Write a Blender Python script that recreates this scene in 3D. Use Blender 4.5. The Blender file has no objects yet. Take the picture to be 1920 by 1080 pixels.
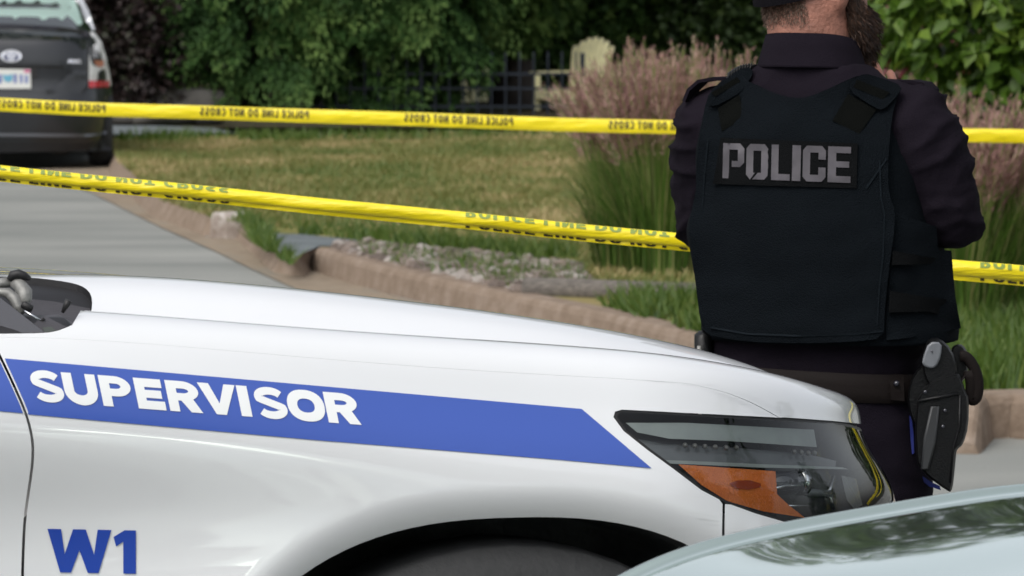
import bpy, math, random
import numpy as np
from mathutils import Vector, Matrix
from mathutils.bvhtree import BVHTree
from mathutils.geometry import delaunay_2d_cdt

random.seed(7)
rng = np.random.default_rng(7)
SC = bpy.context.scene
COL = SC.collection
R = math.radians

# ------------------------------------------------------------------ camera
F = 9000.0            # focal length in pixels of the 1920 px wide picture
CAMH = 1.84
PITCH = math.atan(632.0 / F)
cam_d = bpy.data.cameras.new("camera")
cam = bpy.data.objects.new("camera", cam_d)
COL.objects.link(cam)
cam.location = (0, 0, CAMH)
cam.rotation_euler = (math.pi / 2 - PITCH, 0, 0)
cam_d.sensor_width = 36.0
cam_d.lens = F / 1920 * 36.0
cam_d.clip_start = 0.3
cam_d.clip_end = 2000
cam_d.dof.use_dof = True
cam_d.dof.focus_distance = 7.3
cam_d.dof.aperture_fstop = 18
cam_d.dof.aperture_blades = 7
SC.camera = cam

# ------------------------------------------------------------------ world, sun, exposure
SUN_EL, SUN_AZ = R(50), R(215)
w = bpy.data.worlds.new("World")
SC.world = w
w.use_nodes = True
nt = w.node_tree
bg = nt.nodes["Background"]
sky = nt.nodes.new("ShaderNodeTexSky")
sky.sky_type = 'NISHITA'
sky.sun_disc = False
sky.sun_elevation = SUN_EL
sky.sun_rotation = SUN_AZ
sky.air_density = 1.0
sky.dust_density = 4.0
sky.ozone_density = 1.0
hs = nt.nodes.new("ShaderNodeHueSaturation")
hs.inputs["Saturation"].default_value = 0.30
nt.links.new(sky.outputs[0], hs.inputs["Color"])
nt.links.new(hs.outputs[0], bg.inputs["Color"])
bg.inputs["Strength"].default_value = 0.15
sl = bpy.data.lights.new("sun", 'SUN')
sun = bpy.data.objects.new("sun", sl)
COL.objects.link(sun)
sl.energy = 0.6
sl.angle = R(40)
sl.color = (1.0, 0.97, 0.92)
# direction the sun is in (azimuth measured like the sky's sun_rotation)
sd = Vector((math.sin(SUN_AZ) * math.cos(SUN_EL), math.cos(SUN_AZ) * math.cos(SUN_EL), math.sin(SUN_EL)))
sun.rotation_euler = sd.to_track_quat('Z', 'Y').to_euler()
SC.view_settings.view_transform = 'Standard'
SC.view_settings.look = 'None'
SC.view_settings.gamma = 1.0
SC.view_settings.exposure = 0.48
try:
    SC.cycles.use_denoising = True
    SC.cycles.max_bounces = 8
    SC.cycles.transparent_max_bounces = 12
except Exception:
    pass

# ------------------------------------------------------------------ camera geometry
SA, CA = math.sin(PITCH), math.cos(PITCH)
def ray(px, py):
    X = (px - 960.0) / F
    Y = -(py - 540.0) / F
    return np.array([X, Y * SA + CA, Y * CA - SA])
def pix(px, py, D):
    d = ray(px, py)
    return np.array([0, 0, CAMH]) + d * (D / d[1])
def gpt(px, py, z=0.0):
    d = ray(px, py)
    return np.array([0, 0, CAMH]) + d * ((z - CAMH) / d[2])
def proj(P):
    P = np.asarray(P, float)
    x = P[..., 0]; y = P[..., 1]; z = P[..., 2] - CAMH
    zc = y * CA - z * SA
    yc = y * SA + z * CA
    return np.stack([960 + F * x / zc, 540 - F * yc / zc], -1)
def ground_z(y):
    t = np.clip((np.asarray(y, float) - 6.2) / 4.4, 0, 1)
    return 0.225 * (1 - t * t * (3 - 2 * t) * 0.35 - t * 0.65)

# ------------------------------------------------------------------ object helpers
def link(o, parent=None):
    COL.objects.link(o)
    if parent is not None:
        o.parent = parent
    return o
def tag(o, label=None, cat=None, group=None, kind=None):
    if label: o["label"] = label
    if cat: o["category"] = cat
    if group: o["group"] = group
    if kind: o["kind"] = kind
    return o
def empty(name, M):
    o = bpy.data.objects.new(name, None)
    COL.objects.link(o)
    M = M if isinstance(M, Matrix) else Matrix.Translation(Vector(M))
    o.matrix_world = M
    o.empty_display_size = 0.1
    o["_"] = 0
    del o["_"]
    ROOTM[o.name] = M.copy()
    return o
ROOTM = {}
def root_inv(parent):
    p = parent
    while p is not None and p.parent is not None:
        p = p.parent
    if p is not None and p.name in ROOTM:
        return ROOTM[p.name].inverted()
    return None
def mesh(name, V, Fc, mat, parent=None, smooth=True, normals=None, uv=None, tint=None):
    """V in world coordinates unless the parent chain starts at an Empty; then it is moved into it."""
    V = np.asarray(V, float).reshape(-1, 3)
    inv = root_inv(parent) if parent is not None else None
    if inv is not None:
        A = np.array(inv)
        V = V @ A[:3, :3].T + A[:3, 3]
        if normals is not None:
            normals = np.asarray(normals) @ A[:3, :3].T
    me = bpy.data.meshes.new(name)
    if isinstance(Fc, np.ndarray) and Fc.ndim == 2:
        n, k = Fc.shape
        me.vertices.add(len(V)); me.vertices.foreach_set("co", V.ravel())
        me.loops.add(n * k); me.loops.foreach_set("vertex_index", Fc.ravel().astype(np.int32))
        me.polygons.add(n)
        me.polygons.foreach_set("loop_start", np.arange(0, n * k, k, dtype=np.int32))
        me.update(calc_edges=True)
        me.validate()
    else:
        me.from_pydata([tuple(v) for v in V], [], [tuple(f) for f in Fc])
    if smooth:
        me.polygons.foreach_set("use_smooth", [True] * len(me.polygons))
    if normals is not None:
        me.normals_split_custom_set_from_vertices([tuple(n) for n in normals])
    if tint is not None:
        a = me.attributes.new("tint", 'FLOAT', 'POINT')
        a.data.foreach_set("value", np.asarray(tint, np.float32))
    if isinstance(mat, (list, tuple)):
        for m in mat: me.materials.append(m)
    elif mat is not None:
        me.materials.append(mat)
    me.update()
    o = bpy.data.objects.new(name, me)
    return link(o, parent)

class MB:
    """collects verts / faces"""
    def __init__(s): s.V = []; s.F = []; s.n = 0
    def add(s, V, Fc):
        V = np.asarray(V, float).reshape(-1, 3)
        s.V.append(V)
        for f in Fc: s.F.append(tuple(int(i) + s.n for i in f))
        s.n += len(V)
        return s
    def box(s, c, size, M=None, bev=0.0):
        hx, hy, hz = [q / 2 for q in size]
        if bev <= 0:
            P = np.array([[x, y, z] for z in (-hz, hz) for y in (-hy, hy) for x in (-hx, hx)])
            Fc = [(0, 2, 3, 1), (4, 5, 7, 6), (0, 1, 5, 4), (2, 6, 7, 3), (0, 4, 6, 2), (1, 3, 7, 5)]
        else:
            b = min(bev, hx * .9, hy * .9, hz * .9)
            rings = []
            for z, i in ((-hz, b), (-hz + b, 0), (hz - b, 0), (hz, b)):
                X, Y = hx - i, hy - i
                rings.append([(X - b, -Y, z), (X, -Y + b, z), (X, Y - b, z), (X - b, Y, z), (-X + b, Y, z), (-X, Y - b, z), (-X, -Y + b, z), (-X + b, -Y, z)])
            P = np.array([p for r_ in rings for p in r_])
            Fc = []
            for k in range(3):
                for j in range(8):
                    a = k * 8 + j; bb = k * 8 + (j + 1) % 8
                    Fc.append((a, bb, bb + 8, a + 8))
            Fc.append(tuple(range(7, -1, -1))); Fc.append(tuple(range(24, 32)))
        if M is not None:
            A = np.array(M); P = P @ A[:3, :3].T + (A[:3, 3] if A.shape[0] == 4 else 0)
        return s.add(P + np.asarray(c, float), Fc)
    def tube(s, pts, rad, n=10, caps=True, sq=None):
        """sweep a circle (or ellipse sq=(a,b) with fixed up) along pts"""
        pts = np.asarray(pts, float)
        m = len(pts)
        rad = np.broadcast_to(np.asarray(rad, float), (m,)) if np.ndim(rad) < 2 else rad
        T = np.gradient(pts, axis=0); T /= np.linalg.norm(T, axis=1)[:, None] + 1e-12
        up = np.array([0, 0, 1.0]) if abs(T[0][2]) < .9 else np.array([1.0, 0, 0])
        V = []
        a = np.linspace(0, 2 * np.pi, n, endpoint=False)
        N = np.cross(T[0], up); N /= np.linalg.norm(N)
        for i in range(m):
            N = N - T[i] * N.dot(T[i]); N /= np.linalg.norm(N) + 1e-12
            B = np.cross(T[i], N)
            ra = rb = rad[i]
            if sq is not None: ra, rb = rad[i] * sq[0], rad[i] * sq[1]
            V.append(pts[i] + np.outer(np.cos(a) * ra, N) + np.outer(np.sin(a) * rb, B))
        Fc = []
        for i in range(m - 1):
            for j in range(n):
                k = (j + 1) % n
                Fc.append((i * n + j, i * n + k, (i + 1) * n + k, (i + 1) * n + j))
        if caps:
            Fc.append(tuple(range(n - 1, -1, -1))); Fc.append(tuple(range((m - 1) * n, m * n)))
        return s.add(np.concatenate(V), Fc)
    def ball(s, c, r, n=12, m=8, M=None):
        r = np.broadcast_to(np.asarray(r, float), (3,))
        V = [(0, 0, r[2])]
        for i in range(1, m):
            th = math.pi * i / m
            for j in range(n):
                ph = 2 * math.pi * j / n
                V.append((r[0] * math.sin(th) * math.cos(ph), r[1] * math.sin(th) * math.sin(ph), r[2] * math.cos(th)))
        V.append((0, 0, -r[2]))
        Fc = []
        for j in range(n): Fc.append((0, 1 + j, 1 + (j + 1) % n))
        for i in range(m - 2):
            for j in range(n):
                a = 1 + i * n + j; b = 1 + i * n + (j + 1) % n
                Fc.append((a, a + n, b + n, b))
        e = len(V) - 1
        for j in range(n): Fc.append((e, 1 + (m - 2) * n + (j + 1) % n, 1 + (m - 2) * n + j))
        V = np.array(V)
        if M is not None: V = V @ np.array(M)[:3, :3].T
        return s.add(V + np.asarray(c, float), Fc)
    def build(s, name, mat, parent=None, smooth=True, **k):
        return mesh(name, np.concatenate(s.V), s.F, mat, parent, smooth, **k)

def cspline(x, y):
    """natural-ish smooth interpolation: returns f (PCHIP, C1)"""
    x = np.asarray(x, float); y = np.asarray(y, float)
    h = np.diff(x); d = np.diff(y) / h
    m = np.zeros_like(y)
    m[0], m[-1] = d[0], d[-1]
    for i in range(1, len(x) - 1):
        if d[i - 1] * d[i] <= 0: m[i] = 0
        else:
            w1 = 2 * h[i] + h[i - 1]; w2 = h[i] + 2 * h[i - 1]
            m[i] = (w1 + w2) / (w1 / d[i - 1] + w2 / d[i])
    def f(t):
        t = np.asarray(t, float)
        tc = np.clip(t, x[0], x[-1])
        i = np.clip(np.searchsorted(x, tc) - 1, 0, len(h) - 1)
        s = (tc - x[i]) / h[i]
        v = ((1 + 2 * s) * (1 - s) ** 2 * y[i] + s * (1 - s) ** 2 * h[i] * m[i]
             + s * s * (3 - 2 * s) * y[i + 1] + s * s * (s - 1) * h[i] * m[i + 1])
        return v + (t < x[0]) * (t - x[0]) * m[0] + (t > x[-1]) * (t - x[-1]) * m[-1]
    return f

def area2(P):
    P = np.asarray(P); x, y = P[:, 0], P[:, 1]
    return 0.5 * np.sum(x * np.roll(y, -1) - y * np.roll(x, -1))
def inside(P, poly):
    poly = np.asarray(poly); P = np.asarray(P)
    c = np.zeros(len(P), bool)
    j = len(poly) - 1
    for i in range(len(poly)):
        xi, yi = poly[i]; xj, yj = poly[j]
        if yi != yj:
            c ^= ((yi > P[:, 1]) != (yj > P[:, 1])) & (P[:, 0] < (xj - xi) * (P[:, 1] - yi) / (yj - yi) + xi)
        j = i
    return c
def fill2d(polys, holes=(), step=None, within=None):
    """triangulate union(polys) - union(holes) with interior grid points; within = a polygon that also has to contain"""
    co, fs = [], []
    def put(p):
        p = [tuple(map(float, q)) for q in p]
        if area2(p) < 0: p = p[::-1]
        fs.append(list(range(len(co), len(co) + len(p)))); co.extend(p)
    for p in polys: put(p)
    nh0 = len(fs)
    for p in holes: put(p)
    nw = None
    if within is not None:
        nw = len(fs); put(within)
    segs = []
    for f in fs:
        for a, b in zip(f, f[1:] + f[:1]): segs.append((co[a], co[b]))
    if step is not None:
        allp = np.array([q for p in polys for q in p])
        lo, hi = allp.min(0), allp.max(0)
        gx = np.arange(math.floor(lo[0] / step[0]), math.ceil(hi[0] / step[0]) + 1) * step[0]
        gy = np.arange(math.floor(lo[1] / step[1]), math.ceil(hi[1] / step[1]) + 1) * step[1]
        G = np.array(np.meshgrid(gx, gy)).reshape(2, -1).T
        k = np.zeros(len(G), bool)
        for p in polys: k |= inside(G, p)
        for p in holes: k &= ~inside(G, p)
        G = G[k]
        sc = 1.0 / np.asarray(step, float)
        ok = np.ones(len(G), bool)
        for a, b in segs:
            a = np.array(a) * sc; b = np.array(b) * sc
            ab = b - a; L = ab.dot(ab)
            if L < 1e-18: continue
            Q = G * sc - a
            t = np.clip(Q @ ab / L, 0, 1)
            ok &= np.linalg.norm(Q - t[:, None] * ab, axis=1) > 0.35
        co.extend([tuple(g) for g in G[ok]])
    vs, es, tf, ov, oe, of = delaunay_2d_cdt([Vector(c) for c in co], [], fs, 0, 1e-6)
    T = []
    for f, o in zip(tf, of):
        if not o: continue
        if any(nh0 <= q < nh0 + len(holes) for q in o): continue
        if not any(q < nh0 for q in o): continue
        if nw is not None and nw not in o: continue
        T.append(tuple(f))
    used = sorted({i for f in T for i in f})
    mp = {i: k for k, i in enumerate(used)}
    V = np.array([(vs[i].x, vs[i].y) for i in used])
    return V, [tuple(mp[i] for i in f) for f in T]
def densify(P, d, closed=True):
    P = [np.asarray(p, float) for p in P]
    out = []
    n = len(P)
    for i in range(n if closed else n - 1):
        a, b = P[i], P[(i + 1) % n]
        k = max(1, int(np.linalg.norm(b - a) / d))
        for j in range(k): out.append(a + (b - a) * j / k)
    if not closed: out.append(P[-1])
    return np.array(out)
def smooth_loop(P, it=2, closed=True):
    """Chaikin corner cutting"""
    P = np.asarray(P, float)
    for _ in range(it):
        if closed:
            Q = np.roll(P, -1, 0)
            P = np.stack([P * .75 + Q * .25, P * .25 + Q * .75], 1).reshape(-1, 2)
        else:
            Q = P[1:]; A = P[:-1]
            M_ = np.stack([A * .75 + Q * .25, A * .25 + Q * .75], 1).reshape(-1, P.shape[1])
            P = np.concatenate([P[:1], M_[1:-1], P[-1:]])
    return P
def inset(P, d):
    """shrink a loop by d (vertex normals)"""
    P = np.asarray(P, float)
    if area2(P) < 0: P = P[::-1]
    T = np.roll(P, -1, 0) - np.roll(P, 1, 0)
    T /= np.linalg.norm(T, axis=1)[:, None] + 1e-12
    N = np.stack([-T[:, 1], T[:, 0]], 1)
    return P + N * d
def ribbon(pts, w):
    """open polyline -> ribbon polygon of width w, mitred, butt ends"""
    P = np.asarray(pts, float)
    T = np.diff(P, axis=0); T /= np.linalg.norm(T, axis=1)[:, None]
    N = np.stack([-T[:, 1], T[:, 0]], 1)
    L = [N[0]]
    for i in range(1, len(P) - 1):
        n = N[i - 1] + N[i]; n /= np.linalg.norm(n); L.append(n / max(.5, n.dot(N[i])))
    L.append(N[-1]); L = np.array(L)
    return np.concatenate([P + L * w / 2, (P - L * w / 2)[::-1]])

# ------------------------------------------------------------------ lettering (hand drawn strokes, cap height 1)
def arc(cx, cy, rx, ry, a0, a1, n=14):
    a = np.radians(np.linspace(a0, a1, n))
    return [(cx + rx * math.cos(t), cy + ry * math.sin(t)) for t in a]
def glyph(ch, W, w):
    """returns polys, holes for a letter of width W, stroke w"""
    h = w / 2
    vt = w * 0.9
    q = vt / 2
    if ch == 'I' or ch == 'l': return [[(0, 0), (W, 0), (W, 1), (0, 1)]], []
    if ch == 'L': return [[(0, 0), (W, 0), (W, vt), (w, vt), (w, 1), (0, 1)]], []
    if ch == 'T': return [[(0, 1), (0, 1 - vt), (W / 2 - h, 1 - vt), (W / 2 - h, 0), (W / 2 + h, 0), (W / 2 + h, 1 - vt), (W, 1 - vt), (W, 1)]], []
    if ch == 'E':
        m = vt * .46
        return [[(0, 0), (W, 0), (W, vt), (w, vt), (w, .5 - m), (W * .93, .5 - m), (W * .93, .5 + m), (w, .5 + m), (w, 1 - vt), (W * .98, 1 - vt), (W * .98, 1), (0, 1)]], []
    if ch == 'V':
        a = w * 1.12
        return [[(0, 1), (a, 1), (W / 2, .36), (W - a, 1), (W, 1), (W / 2 + h * 1.0, 0), (W / 2 - h * 1.0, 0)]], []
    if ch == 'N': 
        return [[(0, 0), (w, 0), (w, .62), (W - w, 0), (W, 0), (W, 1), (W - w, 1), (W - w, .38), (w, 1), (0, 1)]], []
    if ch == 'W':
        a = w * 1.02
        return [[(0, 1), (a, 1), (W * .27, .42), (W * .40, 1), (W * .60, 1), (W * .73, .42), (W - a, 1), (W, 1), (W * .80, 0), (W * .63, 0), (W * .5, .52), (W * .37, 0), (W * .20, 0)]], []
    if ch == '1':
        return [[(W, 0), (W, 1), (W - w * .9, 1), (0, .84), (.0 + .06, .62), (W - w, .74), (W - w, 0)]], []
    if ch in 'OD' or ch == '0':
        if ch == 'D':
            o = [(0, 0)] + [(W * .45 + (W * .55) * math.cos(t), .5 + .5 * math.sin(t)) for t in np.linspace(-math.pi / 2, math.pi / 2, 20)] + [(0, 1)]
            i = [(w, vt)] + [(W * .45 + (W * .55 - w) * math.cos(t), .5 + (.5 - vt) * math.sin(t)) for t in np.linspace(-math.pi / 2, math.pi / 2, 20)] + [(w, 1 - vt)]
            return [o], [i]
        def se(rx, ry, n=36, e=2.3):
            return [(W / 2 + rx * np.sign(math.cos(t)) * abs(math.cos(t)) ** (2 / e), .5 + ry * np.sign(math.sin(t)) * abs(math.sin(t)) ** (2 / e)) for t in np.linspace(0, 2 * math.pi, n, endpoint=False)]
        return [se(W / 2, .515)], [se(W / 2 - w, .515 - vt)]
    if ch == 'C':
        c = arc(W * .52, .5, W * .52 - h, .515 - q, 42, 318, 26)
        return [ribbon(c, w)], []
    if ch == 'U':
        r_ = W / 2 - h
        c = [(h, 1.0)] + arc(W / 2, .43, r_, .445 - q, 180, 360, 18) + [(W - h, 1.0)]
        return [ribbon(c, w)], []
    if ch in 'PR':
        yb = .34 if ch == 'P' else .36
        cy = (1 - q + yb + q) / 2; ry = (1 - q - (yb + q)) / 2
        o = [(0, yb)] + [(W * .5 + W * .5 * math.cos(t), (1 + yb) / 2 + (1 - yb) / 2 * math.sin(t)) for t in np.linspace(-math.pi / 2, math.pi / 2, 16)] + [(0, 1)]
        i = [(w, yb + vt * .85)] + [(W * .5 + (W * .5 - w) * math.cos(t), (1 + yb) / 2 + ((1 - yb) / 2 - vt * .85) * math.sin(t)) for t in np.linspace(-math.pi / 2, math.pi / 2, 16)] + [(w, 1 - vt * .85)]
        P = [o, [(0, 0), (w, 0), (w, yb + .05), (0, yb + .05)]]
        if ch == 'R': P.append([(W * .40, yb + .02), (W * .78, yb + .10), (W * 1.03, 0), (W * 1.03 - w * 1.15, 0)])
        return P, [i]
    if ch == 'S':
        rx = W / 2 - h * .9; ry = .25 + .015 - q / 2
        top = arc(W * .5, 1.015 - q - ry, rx, ry, 28, 200, 16)
        bot = arc(W * .5, -.015 + q + ry, rx, ry, 20, -152, 16)
        c = top + [(W * .36, .548), (W * .5, .5), (W * .64, .452)] + bot
        c = smooth_loop(np.array(c), 1, closed=False)
        return [ribbon(c, w * .94)], []
    return [], []

# ------------------------------------------------------------------ materials
def mat(name, col, rough=.5, metal=0.0, coat=0.0, spec=.5, var=0.0, vscale=8.0, bump=0.0, bscale=60.0, col2=None, detail=4.0, coat_rough=.03, trans=None, coords='Object', stretch=None):
    m = bpy.data.materials.new(name)
    m.use_nodes = True
    n = m.node_tree.nodes; l = m.node_tree.links
    b = n["Principled BSDF"]
    c = tuple(col) + (1,) if len(col) == 3 else tuple(col)
    b.inputs["Base Color"].default_value = c
    b.inputs["Roughness"].default_value = rough
    b.inputs["Metallic"].default_value = metal
    b.inputs["Coat Weight"].default_value = coat
    b.inputs["Coat Roughness"].default_value = coat_rough
    b.inputs["Specular IOR Level"].default_value = spec
    tc = n.new("ShaderNodeTexCoord")
    src = tc.outputs[coords]
    if stretch is not None:
        mp = n.new("ShaderNodeMapping"); mp.inputs["Scale"].default_value = stretch
        l.new(src, mp.inputs[0]); src = mp.outputs[0]
    if var > 0 or col2 is not None:
        t = n.new("ShaderNodeTexNoise"); t.inputs["Scale"].default_value = vscale; t.inputs["Detail"].default_value = detail
        l.new(src, t.inputs["Vector"])
        r_ = n.new("ShaderNodeValToRGB")
        r_.color_ramp.elements[0].position = .36; r_.color_ramp.elements[1].position = .64
        a = np.array(c[:3])
        if col2 is None: c0, c1 = a * (1 - var), np.minimum(a * (1 + var), 1)
        else: c0, c1 = a, np.array(col2)
        r_.color_ramp.elements[0].color = tuple(c0) + (1,)
        r_.color_ramp.elements[1].color = tuple(c1) + (1,)
        l.new(t.outputs["Fac"], r_.inputs[0]); l.new(r_.outputs[0], b.inputs["Base Color"])
    if bump > 0:
        t = n.new("ShaderNodeTexNoise"); t.inputs["Scale"].default_value = bscale; t.inputs["Detail"].default_value = 3
        l.new(src, t.inputs["Vector"])
        bp = n.new("ShaderNodeBump"); bp.inputs["Strength"].default_value = bump; bp.inputs["Distance"].default_value = .01
        l.new(t.outputs["Fac"], bp.inputs["Height"]); l.new(bp.outputs[0], b.inputs["Normal"])
    return m
def leaf_mat(name, c0, c1, c2, rough=.45, transl=.35, spec=.4):
    """leaf colour varies leaf by leaf (attribute 'tint')"""
    m = bpy.data.materials.new(name); m.use_nodes = True
    n = m.node_tree.nodes; l = m.node_tree.links
    b = n["Principled BSDF"]; out = n["Material Output"]
    at = n.new("ShaderNodeAttribute"); at.attribute_name = "tint"
    r_ = n.new("ShaderNodeValToRGB")
    e = r_.color_ramp.elements
    e[0].position = 0; e[0].color = tuple(c0) + (1,); e[1].position = 1; e[1].color = tuple(c2) + (1,)
    k = e.new(.55); k.color = tuple(c1) + (1,)
    l.new(at.outputs["Fac"], r_.inputs[0]); l.new(r_.outputs[0], b.inputs["Base Color"])
    b.inputs["Roughness"].default_value = rough; b.inputs["Specular IOR Level"].default_value = spec
    if transl > 0:
        t = n.new("ShaderNodeBsdfTranslucent"); l.new(r_.outputs[0], t.inputs[0])
        mx = n.new("ShaderNodeMixShader"); mx.inputs[0].default_value = transl
        l.new(b.outputs[0], mx.inputs[1]); l.new(t.outputs[0], mx.inputs[2]); l.new(mx.outputs[0], out.inputs[0])
    return m
def clear_mat(name, tint=(1, 1, 1), ior=1.5, rough=.01, boost=1.0):
    m = bpy.data.materials.new(name); m.use_nodes = True
    n = m.node_tree.nodes; l = m.node_tree.links
    out = n["Material Output"]; n.remove(n["Principled BSDF"])
    t = n.new("ShaderNodeBsdfTransparent"); t.inputs[0].default_value = tuple(tint) + (1,)
    g = n.new("ShaderNodeBsdfGlossy"); g.inputs["Roughness"].default_value = rough
    fr = n.new("ShaderNodeFresnel"); fr.inputs[0].default_value = ior
    mx = n.new("ShaderNodeMixShader")
    if boost != 1.0:
        mu = n.new("ShaderNodeMath"); mu.operation = 'MULTIPLY'; mu.use_clamp = True; mu.inputs[1].default_value = boost
        l.new(fr.outputs[0], mu.inputs[0]); l.new(mu.outputs[0], mx.inputs[0])
    else: l.new(fr.outputs[0], mx.inputs[0])
    l.new(t.outputs[0], mx.inputs[1]); l.new(g.outputs[0], mx.inputs[2]); l.new(mx.outputs[0], out.inputs[0])
    return m
# ================================================================== swept body surfaces (cars)
class Surf:
    """rows k=0..K-1 (v), each with half width w, nose reach L, plan exponent; u runs along the length"""
    def __init__(s, M, rows, x0, U, npl=6000):
        s.M = np.array(M); s.rows = rows; s.x0 = x0; s.U = U
        s.plan = []
        for r_ in rows:
            w_, L, n = r_['w'], r_['L'], r_.get('n', 3.0)
            ph = np.linspace(0, np.pi / 2, npl)
            X = x0 + (L - x0) * np.sin(ph) ** (2 / n)
            Y = -w_ * np.clip(np.cos(ph), 0, 1) ** (2 / n)
            a = np.concatenate([[0], np.cumsum(np.hypot(np.diff(X), np.diff(Y)))]); a /= a[-1]
            s.plan.append((a, X, Y))
        s.ztab = None
    def xy(s, k, u):
        u = np.asarray(u, float)
        a, X, Y = s.plan[k]
        t = np.clip((u - s.x0) / (s.U - s.x0), 0, 1)
        # first straight, then around the nose with matched speed at the start
        x = np.where(u <= s.x0, u, np.interp(t, a, X))
        y = np.where(u <= s.x0, -s.rows[k]['w'], np.interp(t, a, Y))
        wf = s.rows[k].get('wf')
        if wf is not None: y = y + np.where(u <= s.x0, 1, np.clip(1 - t, 0, 1)) * wf(u)
        return x, y
    def world(s, P):
        return P @ s.M[:3, :3].T + s.M[:3, 3]
    def local(s, P):
        return (P - s.M[:3, 3]) @ s.M[:3, :3]
    def eval(s, u, v, local=False):
        u = np.asarray(u, float).ravel(); v = np.asarray(v, float).ravel()
        K = len(s.rows)
        k = np.clip(np.floor(v).astype(int), 0, K - 2)
        f = v - k
        ks = [np.clip(k - 1, 0, K - 1), k, k + 1, np.clip(k + 2, 0, K - 1)]
        allP = np.zeros((K, len(u), 3))
        need = set(np.unique(np.concatenate(ks)))
        for q in need:
            x, y = s.xy(q, u)
            allP[q, :, 0] = x; allP[q, :, 1] = y; allP[q, :, 2] = s.rows[q]['z'](u)
        ar = np.arange(len(u))
        P0, P1, P2, P3 = [allP[q, ar] for q in ks]
        # mirror for the centre row, linear end for the last
        P0 = np.where((k == 0)[:, None], P2 * np.array([1, -1, 1]), P0)
        P3 = np.where((k == K - 2)[:, None], 2 * P2 - P1, P3)
        d1 = np.linalg.norm(P1 - P0, axis=1) + 1e-4; d2 = np.linalg.norm(P2 - P1, axis=1) + 1e-4; d3 = np.linalg.norm(P3 - P2, axis=1) + 1e-4
        # non-uniform Catmull-Rom tangents
        m1 = ((P1 - P0) / d1[:, None] * d2[:, None] + (P2 - P1) / d2[:, None] * d1[:, None]) / (d1 + d2)[:, None] * d2[:, None]
        m2 = ((P2 - P1) / d2[:, None] * d3[:, None] + (P3 - P2) / d3[:, None] * d2[:, None]) / (d2 + d3)[:, None] * d2[:, None]
        f = f[:, None]
        P = (2 * f ** 3 - 3 * f ** 2 + 1) * P1 + (f ** 3 - 2 * f ** 2 + f) * m1 + (-2 * f ** 3 + 3 * f ** 2) * P2 + (f ** 3 - f ** 2) * m2
        if hasattr(s, 'post'): P = s.post(P)
        return P if local else s.world(P)
    def normal(s, u, v):
        e = 4e-3
        u = np.asarray(u, float); v = np.asarray(v, float)
        a = s.eval(u + e, v) - s.eval(u - e, v)
        b = s.eval(u, np.minimum(v + e, len(s.rows) - 1)) - s.eval(u, np.maximum(v - e, 0))
        n = np.cross(b, a)
        n /= np.linalg.norm(n, axis=1)[:, None] + 1e-12
        return n
    def prep(s, u0, u1, v0, v1, du=.01, dv=.05):
        gu = np.arange(u0, u1, du); gv = np.arange(v0, v1 + 1e-6, dv)
        U_, V_ = np.meshgrid(gu, gv); U_ = U_.ravel(); V_ = V_.ravel()
        P = s.eval(U_, V_); n = s.normal(U_, V_)
        ok = np.einsum('ij,ij->i', n, np.array([0, 0, CAMH]) - P) > 0
        s.tab = (U_[ok], V_[ok], proj(P[ok]), s.local(P[ok]))
    def inv(s, Q, mode='px', vr=None):
        """2D targets -> (u,v).  mode px: picture of 1920 px, mode xz: local side elevation"""
        Q = np.asarray(Q, float).reshape(-1, 2)
        tu, tv, tp, tl = s.tab
        if vr is not None:
            k = (tv >= vr[0]) & (tv <= vr[1]); tu, tv, tp, tl = tu[k], tv[k], tp[k], tl[k]
        T = tp if mode == 'px' else tl[:, [0, 2]]
        f2 = (lambda u, v: proj(s.eval(u, v))) if mode == 'px' else (lambda u, v: s.eval(u, v, local=True)[:, [0, 2]])
        u = np.zeros(len(Q)); v = np.zeros(len(Q))
        for i, q in enumerate(Q):
            j = np.argmin(((T - q) ** 2).sum(1)); u[i], v[i] = tu[j], tv[j]
        for _ in range(12):
            e = 1e-4
            f0 = f2(u, v); r_ = Q - f0
            Ju = (f2(u + e, v) - f0) / e; Jv = (f2(u, v + e) - f0) / e
            det = Ju[:, 0] * Jv[:, 1] - Ju[:, 1] * Jv[:, 0]
            det = np.where(abs(det) < 1e-9, 1e-9, det)
            a = (r_[:, 0] * Jv[:, 1] - r_[:, 1] * Jv[:, 0]) / det
            b = (Ju[:, 0] * r_[:, 1] - Ju[:, 1] * r_[:, 0]) / det
            a = np.clip(a, -.02, .02); b = np.clip(b, -.08, .08)
            u = u + a; v = np.clip(v + b, 0, len(s.rows) - 1.0001)
        return np.stack([u, v], 1)
    def patch(s, polys, holes=(), step=(.02, .12), off=0.0, within=None):
        V2, T = fill2d(polys, holes, step, within)
        P = s.eval(V2[:, 0], V2[:, 1]); n = s.normal(V2[:, 0], V2[:, 1])
        # keep triangle winding agreeing with the normal
        T2 = []
        for a, b, c in T:
            g = np.cross(P[b] - P[a], P[c] - P[a])
            T2.append((a, b, c) if g.dot(n[a] + n[b] + n[c]) >= 0 else (a, c, b))
        return P + n * off, T2, n
def mirror(s, P, n=None):
    L = s.local(P); L[:, 1] *= -1
    W = s.world(L)
    if n is None: return W
    m = n @ s.M[:3, :3]; m[:, 1] *= -1
    return W, m @ s.M[:3, :3].T
def both(s, name, P, T, n, m, parent, join=False, label=None):
    """the panel and its mirror image; joined (hood) or two parts"""
    P2, n2 = mirror(s, P, n); T2 = [(a, c, b) for a, b, c in T]
    if join:
        k = len(P)
        return mesh(name, np.concatenate([P, P2]), list(T) + [tuple(i + k for i in f) for f in T2], m, parent, normals=np.concatenate([n, n2]))
    o = mesh(name, P, T, m, parent, normals=n)
    o2 = mesh(name, P2, T2, m, parent, normals=n2)
    return o, o2

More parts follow.
